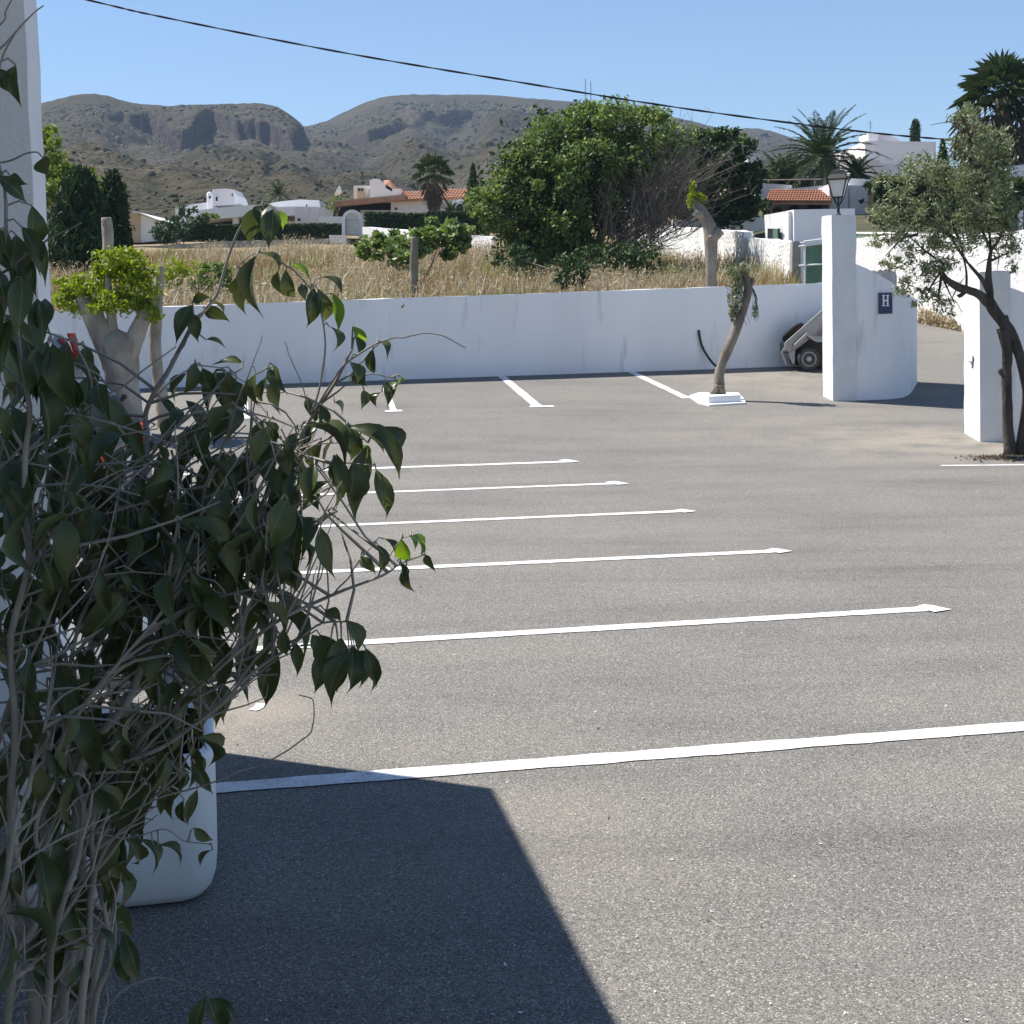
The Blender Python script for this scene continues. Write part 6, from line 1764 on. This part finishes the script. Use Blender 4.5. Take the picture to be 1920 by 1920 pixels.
for pts, ra, rb in stems_px:
    n = max(10, len(pts) * 4)
    P = smooth_path([at(*p) for p in pts], n)
    kk = np.linspace(0, 1, n)
    P += (np.stack([vnoise(kk * len(pts) * 1.3, kk * 0 + ra), 0 * kk, vnoise(kk * len(pts) * 1.3, kk * 0 + rb, seed=3)], -1)) * .005 * np.sin(kk * math.pi)[:, None]
    rr = (ra + (rb - ra) * kk ** .8) * SD / F * .95
    rr *= 1 + .10 * vnoise(kk * len(pts) * 2.2, kk * 0, seed=9)
    V, f = tube(P, rr, 8 if ra > 5 else 6)
    mesh('branch', V, f, MAT['stem'], sb, smooth=True)
    SP.append(P)
SPall = np.vstack([p_ for p_, q_ in zip(SP, stems_px) if q_[1] >= 2.4])
# twigs: thin side shoots off every branch
def to_px(p):
    d = np.asarray(p) - EYE; w = d.dot(fwd); return PX + F * d.dot(cam_r) / w, PY - F * d.dot(cam_u) / w
def in_poly(x, y, poly):
    c = False; j = len(poly) - 1
    for i in range(len(poly)):
        xi, yi = poly[i]; xj, yj = poly[j]
        if (yi > y) != (yj > y) and x < (xj - xi) * (y - yi) / (yj - yi) + xi: c = not c
        j = i
    return c
REGION = [(-150, 560), (30, 560), (60, 570), (110, 650), (150, 760), (190, 800), (250, 780), (330, 760), (420, 710), (500, 700), (560, 790), (640, 770), (650, 900), (610, 1000), (590, 1100), (560, 1150), (600, 1200), (560, 1290), (470, 1290), (420, 1350),
          (395, 1440), (330, 1520), (262, 1560), (250, 1680), (230, 1780), (200, 1850), (150, 1920), (-150, 1920)]
twb = MB(); twp = []
heads = []
ntry = 0
while len(twp) < 560 and ntry < 9000:
    ntry += 1
    P0 = SPall[rs.integers(0, len(SPall))]
    x, y = to_px(P0)
    if y > 1380 and rs.random() < .5: continue
    L_ = rs.uniform(.07, .26)
    az = rs.uniform(-.9, 1.1); el = rs.uniform(.15, 1.25)
    if y > 1380: az = rs.uniform(-.6, .8); el = rs.uniform(.6, 1.4); L_ *= .7
    d = np.array((math.cos(el) * math.cos(az), math.cos(el) * math.sin(az) * .6 + .28, math.sin(el)))
    if rs.random() < .14: d[0] *= -1
    bend = rs.normal(size=3) * .5
    P = [P0]
    for k in range(4):
        d = d + bend * .35 + rs.normal(size=3) * .16 + np.array((0, 0, .03)); d /= np.linalg.norm(d)
        P.append(P[-1] + d * L_ / 4)
    P = np.array(P); xe, ye = to_px(P[-1])
    if not in_poly(xe, ye, REGION) or P[:, 1].min() < 1.55: continue
    twb.tube(P, np.linspace(.0021, .0008, 5) * rs.uniform(.8, 1.35), 4)
    twp.append(P)
tag(twb.build('twigs', MAT['twig'], sb), kind='stuff')

# ---- leaf shapes: a pointed drip-tip blade, folded on the midrib and arched along its length
WPROF = [(0, .03), (.07, .38), (.17, .78), (.30, 1.0), (.46, .95), (.60, .75), (.72, .47), (.82, .22), (.90, .085), (1.0, .012)]
def leaf_mesh(name, arch, fold, twist, wav, mat, side=0.0):
    V = []
    for j, (t, w) in enumerate(WPROF):
        z = arch * 4 * t * (1 - t); tw_ = twist * (t - .3)
        for s in (-1, 0, 1):
            x = s * w * .5; zz = abs(s) * w * fold + wav * s * math.sin(t * 9) * w
            V.append((x * math.cos(tw_) - zz * math.sin(tw_) + side * 4 * t * (1 - t) * (.7 + .6 * t), t, z + x * math.sin(tw_) + zz * math.cos(tw_)))
    f = []
    for j in range(len(WPROF) - 1):
        for s in (0, 1):
            a = j * 3 + s; f.append((a, a + 1, a + 4, a + 3))
    me = bpy.data.meshes.new(name); me.from_pydata(V, [], f); me.materials.append(mat); me.update()
    me.polygons.foreach_set('use_smooth', np.ones(len(f), bool))
    return me, np.array(V), f
LEAVES = [leaf_mesh('leaf', a, fo, tw_, wv, MAT['lf_ficus'], sd_) for a, fo, tw_, wv, sd_ in ((.14, .14, .1, .01, .12), (.22, .18, -.35, .02, -.12), (.12, .10, .4, .0, .25), (.30, .16, .2, .02, -.22), (.18, .24, -.15, .015, .06), (.34, .2, .5, .02, .16), (.16, .12, -.5, .01, -.32))]
SUNLIT = [leaf_mesh('leaf', a, fo, tw_, wv, MAT['lf_ficus_sunlit']) for a, fo, tw_, wv in ((.12, .16, .1, .01), (.2, .2, -.2, .02))]
SOFT = []
NLEAF = 0
pet = MB()
sbase = wloc(sb)
def place_leaf(B, T, width, yaw, young=False, variant=None, arch_up=1.0):
    """B, T: world base and tip; width in metres; yaw turns the blade round its length"""
    global NLEAF
    ydir = T - B; L = np.linalg.norm(ydir); ydir = ydir / L
    view = (B + T) / 2 - EYE; view /= np.linalg.norm(view)
    n0 = -view * .8 + np.array((0, 0, .6)); n0 = n0 - ydir * n0.dot(ydir)
    if np.linalg.norm(n0) < .05: n0 = np.array((1.0, 0, .1)) - ydir * ydir[0]
    n0 /= np.linalg.norm(n0); x0 = np.cross(ydir, n0)
    n1 = n0 * math.cos(yaw) + x0 * math.sin(yaw); x1 = np.cross(ydir, n1)
    bank = SUNLIT if young else LEAVES  # young picks the leaves whose colour carries the sunlight
    me, LV, LF = bank[(variant if variant is not None else int(rs.integers(0, len(bank)))) % len(bank)]
    Mx = np.column_stack([x1 * width, ydir * L, n1 * L * arch_up])
    if NLEAF < 300:
        o = bpy.data.objects.new('leaf', me); o.parent = sb
        o.matrix_local = Matrix(((*Mx[0], B[0] - sbase[0]), (*Mx[1], B[1] - sbase[1]), (*Mx[2], B[2] - sbase[2]), (0, 0, 0, 1)))
        link(o); NLEAF += 1
    else:
        SOFT.append((LV @ Mx.T + B, young))
    # petiole back to the nearest twig
    return B
def attach(B, maxd=.075):
    d = np.linalg.norm(ALLP - B, axis=1); i = int(d.argmin())
    if d[i] > .004:
        if d[i] < maxd:
            m_ = (ALLP[i] + B) / 2 + np.array((0, 0, .006)); pet.tube([ALLP[i], m_, B], [.0016, .0013, .0011], 4)
ALLP = np.vstack([p_ for k_, p_ in enumerate(SP) if stems_px[k_][0][0][:2] not in ((215, 1540),)] + twp)
ALLPX = np.array([to_px(p) for p in ALLP])

# leaves read from the photograph one by one: base x, y, tip x, y, width (photo pixels), coloured as sunlit?
HAND = """
-10 128 28 180 28;30 122 41 203 26;-5 330 52 382 32;60 385 45 470 34;40 425 76 520 34;5 470 20 560 40;52 480 70 560 28;10 590 90 700 44;30 560 62 575 26;20 330 55 345 22;
0 430 30 520 44;-15 500 10 620 48;40 520 30 640 46;70 560 80 680 40;20 600 5 720 50;50 640 70 760 46;90 640 60 750 44;-10 560 -5 690 46;30 440 10 540 40;55 440 85 540 34;0 620 25 780 50;60 700 85 850 46;20 760 40 900 48;110 690 95 840 44;125 640 150 740 34;150 760 175 860 36;85 560 70 640 30;60 850 50 990 46;110 860 130 1010 50;
360 572 329 648 34;363 588 372 643 27;382 578 432 606 18;386 637 426 656 18;360 566 398 560 16;392 566 420 590 14;
482 478 496 598 26;488 474 519 520 20;543 495 584 531 20 y;536 505 558 558 22;522 508 534 555 15;455 515 463 592 22;462 500 474 560 18;565 532 575 566 22;588 540 573 615 30;595 540 601 608 27;600 520 641 560 20;624 550 634 626 22 y;617 612 622 662 20;445 520 452 560 20;
662 612 684 644 18 y;667 630 668 668 18;655 678 667 723 26;700 655 702 702 20;706 640 726 680 20;680 690 690 725 24;742 713 726 766 26;683 732 677 770 20;716 735 708 766 18;760 712 745 728 12 y;668 700 652 720 16;
455 680 394 686 22;365 680 338 742 26;380 690 410 745 26;512 685 541 741 24;520 705 527 779 26;480 700 487 765 20;504 705 497 760 18;443 715 463 766 22;400 715 420 770 26;350 700 330 760 24;430 700 445 740 20;300 745 342 810 22;
650 800 748 902 40;655 798 655 866 36;703 820 750 900 34;690 835 668 986 44;625 853 622 960 33;705 880 723 974 34;672 835 692 870 22 y;600 760 610 815 24;575 745 590 800 24;628 755 640 785 18;
540 935 503 1032 56;470 1030 480 1142 50;512 1010 503 1116 38;566 965 562 1112 50;600 988 630 1086 34;548 1060 545 1125 18;535 1050 540 1110 16;560 1040 552 1100 20;
707 1020 708 1078 20;676 1045 705 1080 18;720 1010 741 1050 18;752 1010 766 1052 22 y;771 1005 786 1046 20 y;745 1052 750 1100 14;762 1060 780 1112 16;797 1040 818 1076 13;765 1002 778 1035 16 y;
120 700 150 790 40;165 705 150 800 38;185 720 210 800 36;135 755 120 850 40;205 745 190 830 34;100 720 80 800 38;160 650 175 730 30;225 770 245 850 32;640 1195 612 1290 44;660 1210 650 1300 40;600 1190 625 1260 40;685 1215 705 1290 30;630 850 645 935 36;660 870 650 950 38;715 800 742 860 34;690 795 720 850 34;590 870 580 950 36;650 1163 668 1226 30;610 1145 640 1170 22;585 1190 592 1242 40;600 1223 588 1302 36;655 1225 622 1328 48;635 1215 632 1300 40;672 1220 710 1250 22;680 1230 692 1306 22;668 1225 672 1292 20;620 1200 600 1260 34;
555 1205 555 1272 26;520 1215 497 1326 46;480 1220 470 1290 40;385 1285 405 1372 38;420 1283 421 1366 38;420 1258 470 1332 20;490 1150 500 1200 22;455 1190 440 1270 40;530 1180 540 1230 26;
358 1430 400 1490 24;230 1568 238 1652 36;262 1573 284 1642 24;297 1585 337 1626 22;364 1552 402 1575 16;399 1594 375 1626 18;370 1480 352 1550 22;330 1490 325 1540 20;345 1500 350 1545 16;286 1582 296 1612 10;
386 1866 372 1950 30;390 1870 420 1940 34;398 1872 440 1930 24;230 1745 262 1840 36;205 1690 250 1760 36;222 1770 245 1850 30;190 1790 185 1850 24;
280 1470 240 1580 48;200 1530 180 1640 46;215 1490 235 1580 44;330 1360 345 1440 34;290 1370 285 1470 38;315 1400 330 1490 30;260 1400 250 1490 36;350 1390 365 1450 24;372 1405 388 1445 18;240 1490 225 1590 38;205 1580 215 1680 34;240 1500 255 1580 30;310 1460 300 1530 26;150 1640 160 1740 36;215 1620 200 1720 34;100 1560 75 1700 50;60 1520 30 1680 56;120 1640 110 1760 46;70 1590 90 1740 44;20 1400 10 1540 56;0 1250 35 1400 52;110 1230 170 1370 50;90 1270 130 1400 44;40 1300 90 1420 40;
490 385 470 460 40;512 392 505 470 38;520 395 530 432 22 y;500 388 487 430 30;85 293 95 330 28;
10 940 35 1080 56;150 900 175 1040 54;95 960 70 1100 50;190 860 205 980 46;230 800 205 880 40;250 960 215 1080 48;310 920 325 1060 50;330 1000 300 1120 50;280 1060 300 1180 46;230 1100 215 1230 52;330 1060 330 1160 50;
400 900 360 1010 46;440 850 405 960 46;390 800 370 870 36;350 850 330 940 40;430 760 400 830 34;470 840 460 940 36;500 800 480 880 34;420 980 430 1080 44;380 1120 350 1220 44;440 1090 420 1180 44;300 1200 260 1300 46;160 1080 120 1200 50;60 1110 40 1240 50;0 1080 -10 1220 50;350 1200 370 1290 38;330 780 320 840 30;280 830 265 910 34;
530 830 545 900 30;560 850 575 920 30;520 900 545 980 36;590 900 600 960 26;500 950 470 1030 36;450 960 440 1040 36
"""
for ln_ in HAND.replace('\n', '').split(';'):
    w_ = ln_.split()
    if len(w_) < 5: continue
    bx, by, tx_, ty_, wd = (float(v) for v in w_[:5])
    dep = float(rs.uniform(1.9, 2.1)) if bx > 380 else float(rs.uniform(1.75, 2.1))
    if bx < 120 and by < 640: dep = 1.86
    dpx = np.hypot(ALLPX[:, 0] - bx, ALLPX[:, 1] - by); jn = int(dpx.argmin())
    if dpx[jn] < 60: dep = float(ALLP[jn][1] + rs.normal() * .012)
    B = at(bx, by, dep); T = at(tx_, ty_, dep + float(rs.normal() * .012))
    yw = float(rs.choice((-1, 1)) * rs.uniform(.05, .5)) if wd > 29 else float(rs.choice((-1, 1)) * rs.uniform(.1, .85)) if wd > 21 else float(rs.choice((-1, 1)) * rs.uniform(.5, 1.05))
    if bx < 480 and 800 < by < 1420: B0_ = at(bx, by, dep + float(rs.uniform(.06, .2))); T = T + (B0_ - B); B = B0_
    place_leaf(B, T, wd * dep / F * .98 / max(.62, math.cos(yw)), yw, young=len(w_) > 5, arch_up=.9)
    attach(B)

# leaves along the twigs and stem tips, hanging
def hang(B, L, young=False, att=True):
    az = rs.uniform(0, 2 * math.pi); drop = rs.uniform(.75, 1.5)
    d = np.array((math.cos(az) * math.cos(drop), math.sin(az) * math.cos(drop), -math.sin(drop)))
    T = B + d * L
    x, y = to_px(T)
    if not in_poly(x, y, REGION) : return False
    place_leaf(B, T, L * rs.uniform(.28, .40), float(rs.normal() * .9), young)
    if att: attach(B)
    return True
cnt = 0
order = list(range(len(twp))); rs.shuffle(order)
for i_ in order:
    P = twp[i_]
    for k in range(int(rs.integers(0, 3))):
        f = rs.uniform(.3, 1); j = min(3, int(f * 4)); q = P[j] + (P[j+1] - P[j]) * (f * 4 - j)
        x, y = to_px(q)
        if y > 1200 and rs.random() < .6: continue
        if hang(q + rs.normal(size=3) * .004, float(rs.uniform(.045, .10)), False): cnt += 1
# deeper leaves close the middle of the bush
for k in range(170):
    x, y = rs.uniform(-60, 520), rs.uniform(640, 1500)
    if y > 1300 and x > 300: continue
    q = at(x, y, float(rs.uniform(2.2, 2.6)))
    if not in_poly(x, y, REGION): continue
    hang(q, float(rs.uniform(.06, .105)), att=False)
for k in range(75):
    x, y = (rs.uniform(40, 255), rs.uniform(1380, 1640)) if k < 45 else (rs.uniform(215, 385), rs.uniform(1320, 1440))
    q = at(x, y, float(rs.uniform(2.02, 2.3)))
    hang(q, float(rs.uniform(.055, .105)), att=k % 2 == 0)
pet.build('petioles', MAT['twig'], sb)['kind'] = 'stuff'
for yv in (False, True):
    sel = [v for v, y_ in SOFT if y_ == yv]
    if not sel: continue
    fb = np.array(LEAVES[0][2]); nv = len(LEAVES[0][1])
    Vv = np.vstack(sel); Fq = np.vstack([fb + k * nv for k in range(len(sel))])
    tag(mesh('leaves', Vv, Fq, MAT['lf_ficus_sunlit' if yv else 'lf_ficus'], sb, smooth=True), kind='stuff')
